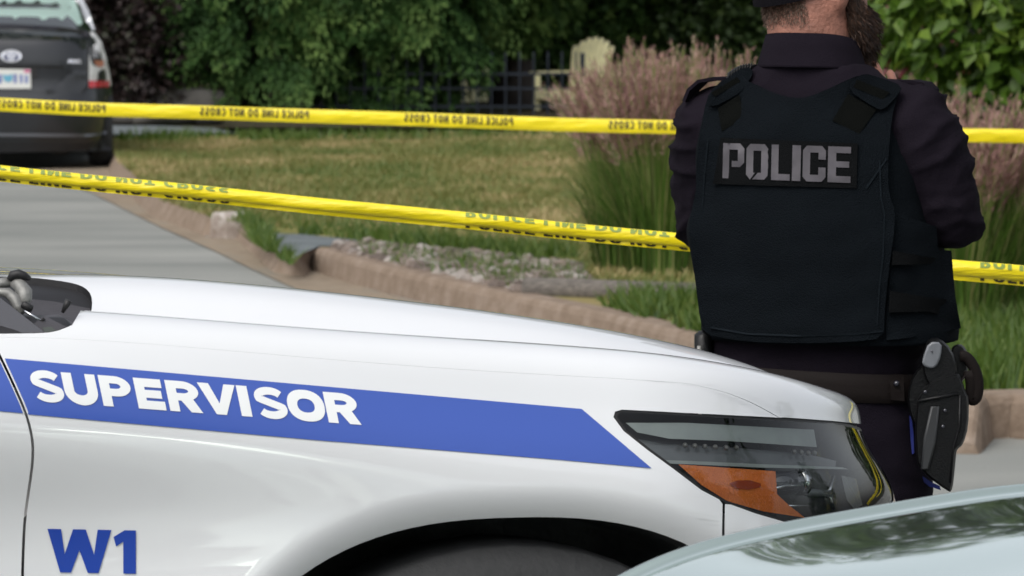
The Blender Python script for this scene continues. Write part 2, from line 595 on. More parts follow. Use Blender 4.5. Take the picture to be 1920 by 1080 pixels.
# ================================================================== police SUV
M_white = mat("white_car_paint", (.73, .745, .76), rough=.4, coat=1.0, coat_rough=.02, var=.01, vscale=3)
M_white.node_tree.nodes['Principled BSDF'].inputs['Coat IOR'].default_value = 1.65
M_blue = mat("blue_vinyl", (.040, .095, .42), rough=.38, coat=.25, coat_rough=.15)
M_navy = mat("dark_blue_vinyl", (.005, .045, .35), rough=.35, coat=.25, coat_rough=.15)
M_wvinyl = mat("white_vinyl", (.80, .82, .82), rough=.35, coat=.25, coat_rough=.15)
M_rubber = mat("black_rubber", (.012, .012, .013), rough=.55, var=.2, vscale=20)
M_plastic = mat("black_plastic", (.012, .012, .014), rough=.5, var=.1, vscale=30)
M_gplastic = mat("grey_plastic", (.050, .048, .054), rough=.55, var=.1, vscale=30, bump=.1, bscale=300)
M_liner = mat("wheel_liner_felt", (.12, .122, .125), rough=.9, var=.3, vscale=12, bump=.4, bscale=90)
M_chrome = mat("chrome", (.75, .76, .78), rough=.12, metal=1.0)
M_alu = mat("cast_aluminium", (.22, .22, .21), rough=.5, metal=.3, var=.15, vscale=40, bump=.2, bscale=120)
M_gloss = mat("gloss_black_trim", (.02, .02, .03), rough=.12, coat=1.0)
M_glass = mat("dark_car_glass", (.015, .02, .02), rough=.04, coat=1.0, spec=.8)
M_lens = clear_mat("clear_lens", (.93, .95, .94), ior=1.5, rough=.012, boost=.85)
M_amber = mat("amber_reflector", (1.0, .24, .03), rough=.25, coat=.8, var=.06, vscale=20, bump=.5, bscale=260, stretch=(3, 1, 1))
M_hous = mat("headlamp_housing", (.04, .042, .05), rough=.22, coat=.3)
M_hgrey = mat("headlamp_light_guide", (.36, .40, .385), rough=.2, coat=.6, var=.1, vscale=14)
M_tyre = mat("tyre_rubber", (.030, .031, .032), rough=.8, bump=.3, bscale=60)
M_steel = mat("black_steel_wheel", (.03, .03, .032), rough=.35, metal=.4)

PSI, ROLL, PITCHC = R(15), R(3.0), R(0.4)
Rm = Matrix.Rotation(PSI, 4, 'Z') @ Matrix.Rotation(PITCHC, 4, 'Y') @ Matrix.Rotation(-ROLL, 4, 'X')
anc = Vector(pix(970, 971, 6.43)) - (Rm.to_3x3() @ Vector((0, -1.0, 0.86)))
M_SUV = Matrix.Translation(anc) @ Rm
suv = empty("police_car", M_SUV)
tag(suv, "white police SUV with blue SUPERVISOR stripe and W1 on its side", "police car")

tr = {
 'A': [(0, 512), (180, 521), (400, 536), (600, 551), (800, 574), (1000, 602), (1200, 636), (1300, 659), (1410, 687), (1500, 714), (1560, 738)],
 'B': [(175, 541), (300, 545), (500, 559), (671, 577), (842, 596), (991, 613), (1150, 636), (1300, 664), (1400, 689), (1500, 718), (1560, 742)],
 'C': [(0, 580), (175, 591), (500, 610), (714, 628), (927, 644), (1098, 662), (1300, 688), (1420, 708), (1520, 731), (1580, 752)],
 'D': [(0, 622), (150, 630), (500, 650), (714, 669), (927, 684), (1098, 698), (1312, 716), (1450, 735), (1540, 752), (1590, 768)],
 'G': [(0, 671), (540, 719), (1090, 766), (1153, 771), (1460, 783), (1612, 797), (1700, 808)],
 'E': [(0, 773), (600, 826), (1215, 876), (1400, 898), (1600, 925), (1700, 940)],
}
def zfun(X, Y, ukeys, trace, M4, ucut):
    """heights that put a row of known plan position on a traced line"""
    t = np.array(trace, float)
    A = np.array(M4)
    deg = 4 if len(t) > 6 else 3
    pc = np.polyfit(t[:, 0] / 1000, t[:, 1], deg)
    z = np.full(len(X), 1.0)
    for _ in range(40):
        P = np.stack([X, Y, z], 1) @ A[:3, :3].T + A[:3, 3]
        p = proj(P)
        col = np.clip(p[:, 0], t[0, 0], t[-1, 0])
        want = np.polyval(pc, col / 1000) + (p[:, 0] - col) * np.polyval(np.polyder(pc), col / 1000) / 1000
        z -= (want - p[:, 1]) * P[:, 1] / F * .8
    k = ukeys <= ucut
    uk, zk = ukeys[k], z[k]
    f = cspline(uk, zk)
    s_end = (zk[-1] - zk[-2]) / (uk[-1] - uk[-2])
    def g(u):
        u = np.asarray(u, float)
        e = np.maximum(u - ucut, 0); e = e / (1 + e * 3)
        uu = np.maximum(np.minimum(u, ucut), -.85)
        b = np.minimum(u + .85, 0)
        return f(uu) + e * s_end + b * (-.035)
    return g
def sm01(u, a, b):
    t = np.clip((np.asarray(u, float) - a) / (b - a), 0, 1); return t * t * (3 - 2 * t)
rows = [
 dict(name='0', w=1e-4, L=.80, n=2.1),
 dict(name='A', w=.40, L=.775, n=2.1, tr='A'),
 dict(name='B', w=.625, L=.755, n=2.1, tr='B'),
 dict(name='C', w=.68, L=.745, n=2.1, tr='C'),
 dict(name='D', w=.965, L=.735, n=2.1, tr='D'),
 dict(name='G', w=.982, L=.735, n=2.1, tr='G'),
 dict(name='E', w=1.005, L=.785, n=2.15, tr='E'),
 dict(name='F1', wf=lambda u: -.030 * sm01(u, -.85, .02), w=.985, L=.785, n=2.2, zz=.845),
 dict(name='F2', wf=lambda u: -.058 * sm01(u, -.85, .02), w=.965, L=.79, n=2.3, zz=.70),
 dict(name='F3', wf=lambda u: -.030 * sm01(u, -.85, .02), w=.985, L=.80, n=2.4, zz=.48),
 dict(name='F4', w=.955, L=.79, n=2.4, zz=.24),
]
X0, UU = .16, 1.35
S = Surf(M_SUV, rows, X0, UU)
uk = np.linspace(-.85, UU, 60)
for i, r_ in enumerate(rows):
    if 'tr' in r_:
        X, Y = S.xy(i, uk)
        r_['z'] = zfun(X, Y, uk, tr[r_['tr']], M_SUV, {'A': .72, 'B': .78, 'C': .8, 'D': .82, 'G': .82, 'E': .8}[r_['tr']])
_zg = rows[5]['z']
def blend(f, uc):
    def g(u):
        u = np.asarray(u, float)
        t = np.clip((u - uc) / (1.12 - uc), 0, 1); t = t * t * (3 - 2 * t)
        return f(u) * (1 - t) + (_zg(u) + .014) * t
    return g
for k_, uc in ((1, .50), (2, .60), (3, .66), (4, .74)): rows[k_]['z'] = blend(rows[k_]['z'], uc)
zE = rows[6]['z']; zA = rows[1]['z']
rows[0]['z'] = lambda u: zA(u) - .004 - .02 * np.clip(u + .3, -1, 1) * (1 - np.clip((u - .4) / .5, 0, 1))
def mkz(zz, k):
    def f(u):
        base = zz + (zE(u) - zE(np.zeros(1))[0]) * k
        return np.broadcast_to(base, np.shape(u))
    return f
rows[7]['z'] = mkz(.845, .45); rows[8]['z'] = mkz(.70, .2); rows[9]['z'] = mkz(.47, 0); rows[10]['z'] = mkz(.24, 0)
ARCH = dict(a=.455, b=.485, n=2.5, zc=.375)
def arch_r(x, z):
    return ((abs(x) / ARCH['a']) ** ARCH['n'] + (np.maximum(z - ARCH['zc'], 0) / ARCH['b']) ** ARCH['n']) ** (1 / ARCH['n'])
def suv_post(P):
    # rolled lip round the wheel arch, and a shallow scoop in the side ahead of the door
    x, y, z = P[:, 0], P[:, 1], P[:, 2]
    side = np.clip((-y - .8) / .1, 0, 1)
    for cx in (0.0, -3.02):
        r_ = arch_r(x - cx, z)
        lip = np.clip(1 - (r_ - 1.0) / .10, 0, 1.3)
        fl = np.clip(1 - np.abs(r_ - 1.12) / .22, 0, 1)
        y = y + side * (.021 * lip ** 2 )
    sc = np.exp(-((x + .62) / .42) ** 2 - ((z - .84) / .11) ** 2)
    y = y + side * .020 * sc
    P = P.copy(); P[:, 1] = y
    return P
S.post = suv_post
S.prep(-1.15, 1.3, 0, 10)
rng_side = (4.0, 10)
def spx(pts, d=12, vr=(3.2, 10), closed=True, sm=0):
    P = np.array(pts, float)
    if sm: P = smooth_loop(P, sm, closed)
    P = densify(P, d, closed)
    return S.inv(P, 'px', vr)
# --- outlines
gap = [(-32, 600), (-12, 645), (0, 668), (16, 701), (32, 736), (46, 768), (56, 800), (62, 833), (61, 870), (54, 919), (47, 967), (44, 1015), (42, 1080), (42, 1150), (46, 1230)]
gap = smooth_loop(np.array(gap, float), 2, closed=False)
gl = S.inv(gap, 'px', (3.4, 10))
def ext_gap(g, off):
    g = g + np.array([off / 1400, 0])
    g = g[g[:, 1] > 4.27]
    top = np.array([[g[0, 0] - .004, 4.24]])
    bot = np.array([[g[-1, 0] + .01, 9.4], [g[-1, 0] + .02, 10.0]])
    return np.concatenate([top, g, bot])
gF = ext_gap(gl, +2.6); gD = ext_gap(gl, -2.6)
hl_px = [(1150, 782), (1153, 772), (1166, 768), (1286, 774), (1461, 783), (1560, 790)]
hl_bot = [(1472, 979), (1417, 963), (1359, 942), (1315, 919), (1265, 881), (1213, 843), (1169, 808)]
top_uv = S.inv(densify(hl_px, 12, False), 'px', (4.2, 8))
bot_uv = S.inv(densify(hl_bot, 12, False), 'px', (4.2, 9))
ut, vt_ = top_uv[-1]; ub, vb = bot_uv[0]
UE = .97
arc_r = [(ut + (UE - ut) * t, vt_ + .12 * t) for t in np.linspace(.1, 1, 12)]
arc_b = [(UE - (UE - ub) * t * 1.0, vt_ + .12 + (vb - vt_ - .12 + .25 * math.sin(math.pi * t)) * (t ** .6)) for t in np.linspace(.08, .95, 14)]
HL = np.concatenate([top_uv, arc_r, arc_b, bot_uv])
# arch opening in side elevation
th = np.linspace(0, math.pi, 60)
ax = ARCH['a'] * np.sign(np.cos(th)) * np.abs(np.cos(th)) ** (2 / ARCH['n'])
az = ARCH['zc'] + ARCH['b'] * np.sin(th) ** (2 / ARCH['n'])
AR = S.inv(np.stack([ax, az], 1), 'xz', (5, 10))
AR = np.concatenate([[[AR[0, 0], 10.3]], AR, [[AR[-1, 0], 10.3]]])
# hood / fender shut line: along the shoulder, then down to the lamp
he = S.inv(densify(smooth_loop(np.array([(1290, 719), (1350, 732), (1405, 752), (1461, 783)], float), 2, False), 6, False), 'px', (3.2, 6))
ue0 = he[0]
GU = gl[gl[:, 1] > 4.27][0, 0]
edge = np.concatenate([[(t, 4.20 + (ue0[1] - 4.20) * max(0, (t + .1) / (ue0[0] + .1)) ** 2) for t in np.linspace(GU + .004, ue0[0] - .03, 30)], he])
edge = smooth_loop(edge, 2, closed=False)
def off_edge(e, d):
    T = np.gradient(e, axis=0) * np.array([1, .15]); T /= np.linalg.norm(T, axis=1)[:, None]
    N = np.stack([-T[:, 1], T[:, 0] / .15], 1)
    return e + N * d
_gw = np.interp(edge[:, 0], [-.7, edge[-1, 0] - .16, edge[-1, 0] - .06, edge[-1, 0]], [.0003, .0003, .0009, .0014])[:, None]
eH = edge + (off_edge(edge, -1.0) - edge) * _gw; eF = edge + (off_edge(edge, 1.0) - edge) * _gw
bump_cut = S.inv(densify([(1357, 945), (1356, 1010)], 8, False), 'px', (5, 9))
# cowl opening in the rear corner of the hood
cowl_px = [(-60, 519), (0, 519), (60, 521), (105, 526), (140, 532), (160, 540), (171, 553), (173, 572), (169, 592), (150, 602), (131, 611), (108, 620), (84, 624), (0, 625), (-60, 626)]
COWL = S.inv(densify(smooth_loop(np.array(cowl_px, float), 1), 8), 'px', (0.6, 4.9))

# --- hood: everything inside the shut line, lamp line at the front
topline = [q for q in top_uv if q[0] > eH[-1, 0] + .004]
hood_front = [(u_, v_ - .03) for u_, v_ in topline] + [(ut + (UU - ut) * t, vt_ - .03 - .05 * t) for t in np.linspace(.06, 1, 24)]
hood_poly = [(-.86, 0.0), (-.86, 4.20)] + [(-.86 + (.86 + GU) * t, 4.20) for t in (.3, .6, .95)] + list(map(tuple, eH)) + hood_front + [(UU, 0.0)]
hood_poly = densify(hood_poly, .08)
P, T, n = S.patch([hood_poly], [COWL], step=(.014, .09))
hood = both(S, "hood", P, T, n, M_white, suv, join=True)
# returned edge under the front lip of the hood
def skirt(s, loop, depth, name, m, parent, inward=(0, 0, 0), closed=False, mirror_too=False):
    loop = np.asarray(loop)
    P = s.eval(loop[:, 0], loop[:, 1]); n = s.normal(loop[:, 0], loop[:, 1])
    Q = P - n * depth + np.asarray(inward, float)
    k = len(P)
    Fs = [(i, i + 1, i + 1 + k, i + k) for i in range(k - 1)]
    if closed: Fs.append((k - 1, 0, k, 2 * k - 1))
    V = np.concatenate([P, Q])
    if mirror_too:
        V = np.concatenate([V, mirror(s, V)]); Fs = Fs + [tuple(i + 2 * k for i in f) for f in Fs]
    return mesh(name, V, Fs, m, parent, smooth=False)
skirt(S, np.concatenate([eH, hood_front]), .018, "hood_edge", M_white, hood, mirror_too=True)
skirt(S, eF, .03, "gutter", M_rubber, suv)

# --- fender
fp = np.concatenate([eF, [q for q in top_uv[::-1] if q[0] < eF[-1, 0]], bot_uv[::-1][:0]])
k_b = int(np.argmin(((bot_uv - bump_cut[0]) ** 2).sum(1)))
cutF = bump_cut + np.array([-.0018, 0]); cutB = bump_cut + np.array([.0018, 0])
low = bot_uv[::-1]                     # from the rear corner of the lamp to the front along its lower edge
kk = [q for q in low if q[0] < cutF[0, 0] - .002]
fend = np.concatenate([eF, [q for q in top_uv[::-1] if q[0] < eF[-1, 0] - .003], kk, cutF, [[cutF[-1, 0], 8.3]],
                       [[cutF[-1, 0], 10.0]], [(t, 10.0) for t in np.linspace(cutF[-1, 0] - .03, gF[-1, 0], 20)], gF[::-1]])
P, T, n = S.patch([densify(fend, .06)], [AR], step=(.014, .09))
fender, _f2 = both(S, "fender", P, T, n, M_white, suv)
# --- door (and the rest of the side as one panel behind it)
door = np.concatenate([gD, [(t, 10.0) for t in np.linspace(gD[-1, 0], -1.75, 14)], [(-1.75, t) for t in np.linspace(9.6, 4, 10)], [(t, 4.22) for t in np.linspace(-1.75, gD[0, 0] - .003, 12)]])
P, T, n = S.patch([densify(door, .08)], [], step=(.03, .15))
doorp, _d2 = both(S, "front_door", P, T, n, M_white, suv)
th2 = np.linspace(0, math.pi, 50)
ARr = np.stack([ARCH['a'] * np.sign(np.cos(th2)) * np.abs(np.cos(th2)) ** (2 / 2.5) - 3.02, ARCH['zc'] + ARCH['b'] * np.sin(th2) ** (2 / 2.5)], 1)
def uv_lin(u_, z_):
    vv = np.linspace(5, 10, 400); zz_ = S.eval(np.full(400, u_), vv, local=True)[:, 2]
    return (u_, float(np.interp(-z_, -zz_, vv)))
ARr = [uv_lin(*q) for q in ARr]
ARr = [(ARr[0][0], 10.3)] + ARr + [(ARr[-1][0], 10.3)]
rd = [(-1.756, 4.22), (-1.756, 10), (-2.55, 10), (-2.55, 4.22)]
P, T, n = S.patch([densify(rd, .1)], [ARr], step=(.05, .2)); both(S, "rear_door", P, T, n, M_white, suv)
rq = [(-2.556, 4.22), (-2.556, 10), (-4.05, 10), (-4.05, 4.22)]
P, T, n = S.patch([densify(rq, .1)], [ARr], step=(.05, .2)); both(S, "rear_quarter", P, T, n, M_white, suv)
# --- bumper under and around the lamp
bb = [q for q in low if q[0] > cutB[0, 0] + .001]
fr_low = [tuple(q) for q in arc_b[::-1]]
bump = np.concatenate([cutB[::-1], bb, fr_low, [(UE + .012, vt_ + .12), (UE + .012, vt_ + .03)], [(UU, vt_ + .0), (UU, 10.0)], [(t, 10.0) for t in np.linspace(1.3, cutB[-1, 0], 16)], [[cutB[-1, 0], 8.3]]])
P, T, n = S.patch([densify(bump, .02)], [AR], step=(.010, .07))
mesh_b = both(S, "front_bumper", P, T, n, M_white, suv, join=True)
gr = [(UE + .03, vt_ + .32), (UU, vt_ + .32), (UU, 7.2), (UE + .03, 6.9)]
P, T, n = S.patch([densify(gr, .05)], [], step=(.02, .12), off=.004); both(S, "grille", P, T, n, M_gloss, suv, join=True)

# --- stripes and lettering
st = [(8, 672), (1090, 768), (1221, 878.5), (1050, 862), (600, 826), (46, 776), (40, 760), (24, 722)]
stp = smooth_loop(np.array([(12, 690), (8, 672)], float), 0, False)
st_uv = np.concatenate([spx([(9, 672.5), (540, 719), (1090, 767)], 20, closed=False), spx([(1090, 767), (1221, 878)], 14, closed=False)[1:], spx([(1221, 878), (1050, 862.5), (600, 826), (52, 777)], 20, closed=False)[1:]])
gsub = gl[(gl[:, 0] > -9)]
gi = np.array([q for q in gF if st_uv[0, 1] + .02 < q[1] < st_uv[-1, 1] - .02])[::-1] + np.array([.002, 0])
st_poly = np.concatenate([st_uv, gi])
def text_px(txt, left, width, base, up, wst, yscale=1.0):
    polys, holes = [], []
    for ch, x0_, W_, w_ in zip(txt, left, width, wst):
        cap = np.hypot(*up)
        pp, hh = glyph(ch, W_ / cap, w_)
        for dst, src in ((polys, pp), (holes, hh)):
            for poly in src:
                q = densify(poly, .12)
                bx, by = base(x0_)
                dst.append(np.stack([bx + q[:, 0] * cap * .997 + up[0] * (q[:, 1]), by + q[:, 0] * cap * .076 + up[1] * q[:, 1]], 1))
    return polys, holes
cw = 57.5
base = lambda x: (x + 12, 747.5 + 4 + (x + 12 - 62) * .0745)
tx, hx_ = text_px("SUPERVISOR", [53, 113, 182, 248, 307, 368, 441, 472, 532, 604], [58, 63, 58, 52, 60, 71, 20, 58, 70, 60], base, (-12, -57.5), [.265, .32, .32, .31, .32, .32, .3, .265, .32, .32])
t_uv = [S.inv(p, 'px', (4.5, 7.5)) for p in tx]; h_uv = [S.inv(p, 'px', (4.5, 7.5)) for p in hx_]
P, T, n = S.patch([st_poly], [], step=(.02, .1), off=.0012)
stripe = mesh("side_stripe", P, T, M_blue, fender, normals=n)
P, T, n = S.patch(t_uv, h_uv, step=(.01, .05), off=.0022)
mesh("lettering", P, T, M_wvinyl, stripe, normals=n)
dst_ = np.concatenate([spx([(-420, 634), (-5, 671)], 40, closed=False), [q for q in gD if st_uv[0, 1] < q[1] < st_uv[-1, 1]], spx([(43, 775), (-420, 733)], 40, closed=False)])
dst_[:, 0] = np.minimum(dst_[:, 0], np.interp(dst_[:, 1], gD[:, 1], gD[:, 0]) - .002)
P, T, n = S.patch([dst_], [], step=(.03, .1), off=.0012)
mesh("side_stripe", P, T, M_blue, doorp, normals=n)
def straight(txt, left, width, y0, y1, wst, slope=.03):
    polys, holes = [], []
    cap = y1 - y0
    for ch, x0_, W_, w_ in zip(txt, left, width, wst):
        pp, hh = glyph(ch, W_ / cap, w_)
        for dst, src in ((polys, pp), (holes, hh)):
            for poly in src:
                q = densify(poly, .12)
                dst.append(np.stack([x0_ + q[:, 0] * cap, y1 + (x0_ - left[0] + q[:, 0] * cap) * slope - q[:, 1] * cap], 1))
    return polys, holes
tx, hx_ = straight("W1", [88.6, 212.6], [120, 42], 991, 1072.5, [.31, .29], .02)
P, T, n = S.patch([S.inv(p, 'px', (5.5, 10)) for p in tx], [], step=(.01, .05), off=.0015)
mesh("unit_number", P, T, M_navy, fender, normals=n)

# --- headlamp
hlr = empty("hl_tmp", M_SUV)
bpy.data.objects.remove(hlr)
def uv_in(P_, d):
    Q = np.asarray(P_, float).copy(); Q[:, 1] *= .13
    Q = inset(Q, d); Q[:, 1] /= .13
    return Q
HLo = uv_in(HL, .0008); HLi = uv_in(HL, .0062)
if area2(HLo) * area2(HLi) < 0: HLi = HLi[::-1]
for side in (0, 1):
    def pl(name, poly, holes, m, parent, off, step=(.02, .12)):
        P, T, n = S.patch(poly, holes, step=step, off=off)
        if side:
            P, n = mirror(S, P, n); T = [(a, c, b) for a, b, c in T]
        return mesh(name, P, T, m, parent, normals=n)
    head = pl("headlight", [HLo], [], M_hous, suv, -.062)
    loop = np.concatenate([HLo, HLo[:1]])
    P = S.eval(loop[:, 0], loop[:, 1]); nn = S.normal(loop[:, 0], loop[:, 1])
    Q = P - nn * .062; Pf = P - nn * .002
    if side: Pf, Q = mirror(S, Pf), mirror(S, Q)
    k = len(P)
    mesh("lamp_wall", np.concatenate([Pf, Q]), [(i, i + 1, i + 1 + k, i + k) for i in range(k - 1)], M_hous, head, smooth=False)
    pl("seal", [HLo], [HLi], M_rubber, head, -.002)
    pl("lens", [HLi], [], M_lens, head, -.0015, step=(.012, .08))
    if side: continue
    def ipx(pts, d=10): return S.inv(densify(pts, d), 'px', (4.2, 9))
    # pale light guide along the top
    pl("light_guide", [ipx([(1178, 788), (1300, 788), (1540, 800), (1545, 832), (1380, 822), (1262, 818), (1200, 806)])], [], M_hgrey, head, -.012)
    M_hg2 = mat("headlamp_inner_trim", (.17, .18, .19), rough=.25, coat=.5, var=.1, vscale=14)
    pl("inner_bezel", [ipx([(1205, 812), (1262, 822), (1380, 826), (1545, 836), (1600, 848), (1598, 864), (1440, 863), (1262, 856)])], [], M_hg2, head, -.028)
    pl("shelf", [ipx([(1252, 857), (1440, 863), (1600, 866), (1612, 870), (1440, 870), (1262, 864)])], [], M_hgrey, head, -.018)
    pl("turn_signal", [ipx([(1278, 868), (1400, 876), (1464, 880), (1467, 925), (1488, 945), (1520, 970), (1440, 958), (1372, 939), (1322, 908)])], [], M_amber, head, -.010)
    M_amb2 = mat("amber_deep", (.35, .05, .01), rough=.3, coat=.5)
    pl("signal_bulb", [ipx([(1374, 905), (1390, 899), (1415, 899), (1434, 905), (1434, 912), (1410, 917), (1386, 914)], 5)], [], M_amb2, head, -.008)
    for cx_, cy_ in [(1296, 828), (1315, 829), (1335, 830), (1355, 831), (1376, 832), (1396, 832), (1508, 838), (1522, 839), (1535, 840), (1547, 840)]:
        q = S.inv([(cx_, cy_)], 'px', (4.2, 9)); p_ = S.eval(q[:, 0], q[:, 1])[0]; n_ = S.normal(q[:, 0], q[:, 1])[0]
        MB().ball(p_ - n_ * .018, .0038, 8, 6).build("led", M_alu, head)
    # projector: barrel, chrome ring, bright trims
    def at(px_, py_, off):
        q = S.inv([(px_, py_)], 'px', (4.2, 9)); return S.eval(q[:, 0], q[:, 1])[0] + S.normal(q[:, 0], q[:, 1])[0] * off
    a, b = at(1480, 893, -.045), at(1535, 893, -.03)
    MB().tube([a, b], .017, 20).build("projector", M_gloss, head)
    MB().tube([b - (b - a) * .1, b + (b - a) * .08], .0185, 20).build("projector_ring", M_chrome, head)
    MB().tube([at(1470, 912, -.022), at(1495, 905, -.022), at(1530, 904, -.022)], .0022, 8).build("chrome_trim", M_chrome, head)
    MB().tube([at(1545, 915, -.03), at(1590, 917, -.03)], .006, 10).build("chrome_trim", M_hg2, head)
    MB().tube([at(1498, 946, -.022), at(1540, 946, -.022)], .0016, 8).build("chrome_trim", M_chrome, head)
    MB().tube([at(1598, 880, -.03), at(1588, 915, -.03), at(1600, 950, -.03)], .0035, 8).build("reflector_rib", M_chrome, head)
    pl("side_fin", [ipx([(1612, 875), (1640, 880), (1655, 940), (1640, 950), (1625, 930)])], [], M_hg2, head, -.03)

# --- wheels, arch liners
def wheel(parent, c, side, r_=.385):
    """c local"""
    k_ = r_ / .385
    def W(P): return S.world(np.asarray(P, float) + np.array(c, float))
    prof = [(.20 * k_, -.10), (.27 * k_, -.12), (.345 * k_, -.125), (.378 * k_, -.10), (r_, -.05), (r_, .05), (.378 * k_, .10), (.345 * k_, .125), (.27 * k_, .12), (.20 * k_, .10)]
    n_ = 48
    a = np.linspace(0, 2 * np.pi, n_, endpoint=False)
    V = []; Fc = []
    for q, off in prof: V.append(np.stack([q * np.cos(a), np.full(n_, off * side), q * np.sin(a)], 1))
    V = np.concatenate(V)
    for i in range(len(prof) - 1):
        for j in range(n_): Fc.append((i * n_ + j, i * n_ + (j + 1) % n_, (i + 1) * n_ + (j + 1) % n_, (i + 1) * n_ + j))
    wl = mesh("wheel", W(V), Fc, M_steel, parent)
    mesh("tyre", W(V * np.array([1.002, 1.002, 1.002])), Fc, M_tyre, wl)
    prof2 = [(.0, -.07), (.07, -.075), (.09, -.05), (.17, -.06), (.195, -.10), (.235, -.105)]
    V = []; Fc = []
    for q, off in prof2: V.append(np.stack([q * np.cos(a), np.full(n_, off * side), q * np.sin(a)], 1))
    for i in range(len(prof2) - 1):
        for j in range(n_): Fc.append((i * n_ + j, i * n_ + (j + 1) % n_, (i + 1) * n_ + (j + 1) % n_, (i + 1) * n_ + j))
    mesh("rim", W(np.concatenate(V)), Fc, M_steel, wl)
for cx in (0, -3.02):
    for sd_ in (1, -1):
        wheel(suv, (cx, -.862 * sd_, .405), sd_, .42)
        a = np.linspace(-.3, math.pi + .3, 40)
        X = (ARCH['a'] + .012) * np.sign(np.cos(a)) * np.abs(np.cos(a)) ** (.8); Z = np.where(np.sin(a) > 0, ARCH['zc'] + (ARCH['b'] + .012) * np.abs(np.sin(a)) ** .8, ARCH['zc'] + .5 * np.sin(a))
        V = np.concatenate([np.stack([X * k + cx, np.full(40, -sd_ * yy), (Z - .4) * k + .4], 1) for k, yy in ((1.0, .945), (.985, .93), (.97, .80), (.95, .62), (.2, .60))])
        Fc = [(i * 40 + j, i * 40 + j + 1, (i + 1) * 40 + j + 1, (i + 1) * 40 + j) for i in range(4) for j in range(39)]
        mesh("wheel_arch_liner", S.world(V), Fc, M_liner, suv)

# --- cowl well with the wiper and hood hinge in the corner
cw_uv = np.concatenate([COWL, COWL[:1]])
Pc = S.eval(cw_uv[:, 0], cw_uv[:, 1]); nc = S.normal(cw_uv[:, 0], cw_uv[:, 1])
k = len(Pc)
cen = Pc.mean(0)
fl = Pc + np.array([0, 0, -.075]); 
fl2 = cen + (fl - cen) * .97 + np.array([0, 0, 0.0])
cowl = mesh("cowl", np.concatenate([Pc + nc * .0005, fl2]), [(i, i + 1, i + 1 + k, i + k) for i in range(k - 1)], M_plastic, suv, smooth=False)
P, T, n = S.patch([COWL], [], step=(.03, .2), off=-.008); mesh("cowl_wall", P, T, M_plastic, cowl, normals=n)
flp = [(40, 552), (100, 558), (140, 566), (171, 572), (169, 590), (150, 601), (131, 610), (108, 619), (84, 623), (60, 606), (44, 590)]
P, T, n = S.patch([S.inv(densify(flp, 8), 'px', (.6, 5.0))], [], step=(.03, .2), off=-.006); mesh("cowl_floor", P, T, M_gplastic, cowl, normals=n)
M_gp2 = mat("greenish_grey_plastic", (.06, .07, .062), rough=.5)
P, T, n = S.patch([S.inv(densify([(78, 604), (88, 600), (106, 616), (104, 620), (86, 623)], 6), 'px', (.6, 5.0))], [], step=(.03, .2), off=-.0045); mesh("cowl_gusset", P, T, M_gp2, cowl, normals=n)
def on(px_, py_, h=0.0, vr=(0.4, 5.0)):
    q = S.inv([(px_, py_)], 'px', vr); return S.eval(q[:, 0], q[:, 1])[0] + np.array([0, 0, h])
D0 = on(60, 600)[1]
def cp(px_, py_, D): return pix(px_, py_, D)
Dn = D0 + .02
# gloss black screen-pillar trim across the corner
tri = [cp(-60, 530, Dn - .02), cp(0, 558, Dn - .02), cp(42, 590, Dn - .025), cp(86, 625, Dn - .03), cp(60, 626, Dn - .03), cp(-60, 626, Dn - .03)]
tb = [p_ + np.array([-.004, .012, -.004]) for p_ in tri]
m_ = len(tri)
mesh("pillar_trim", np.array(tri + tb), [tuple(range(m_))] + [(i, (i + 1) % m_, (i + 1) % m_ + m_, i + m_) for i in range(m_)], M_gloss, suv, smooth=False)
mb = MB(); mb.tube([cp(-40, 533, Dn + .05), cp(0, 531, Dn + .05), cp(20, 528, Dn + .05)], .007, 12)
mb.build("washer_pipe", M_alu, cowl)
mb = MB(); mb.tube([cp(22, 528, Dn + .05), cp(36, 534, Dn + .045), cp(46, 548, Dn + .04), cp(46, 562, Dn + .035), cp(42, 576, Dn + .03)], [.006, .0095, .011, .010, .006], 14)
mb.build("hinge_arm", M_alu, cowl)
mb = MB(); mb.tube([cp(-10, 545, Dn + .03), cp(14, 549, Dn + .035), cp(27, 560, Dn + .03), cp(34, 575, Dn + .025), cp(40, 588, Dn + .02)], [.004, .007, .008, .007, .005], 12)
mb.build("hinge_arm", M_alu, cowl)
mb = MB(); mb.tube([cp(18, 525, Dn + .045), cp(24, 516, Dn + .045), cp(34, 514, Dn + .045), cp(46, 518, Dn + .045), cp(56, 522, Dn + .05)], [.0045, .0065, .007, .006, .003], 10)
mb.build("bump_stop", M_rubber, cowl)
mb = MB(); mb.box(cp(51, 575, Dn + .01), (.016, .01, .010), Matrix.Rotation(.5, 3, 'Y'), .002); mb.build("clip", M_rubber, cowl)
mb = MB(); mb.tube([cp(46, 583, Dn - .002), cp(77, 602, Dn - .002)], .0017, 8); mb.build("stay_rod", M_chrome, cowl)
mb = MB(); mb.tube([cp(72, 605, Dn - .003), cp(84, 598, Dn - .003), cp(80, 596, Dn - .003)], .0016, 8); mb.build("stay_bracket", M_rubber, cowl)
mb = MB(); mb.tube([cp(117, 586, Dn + .0), cp(124, 573, Dn + .0), cp(129, 563, Dn + .0)], [.002, .0045, .005], 8); mb.build("drain_slot", M_rubber, cowl)

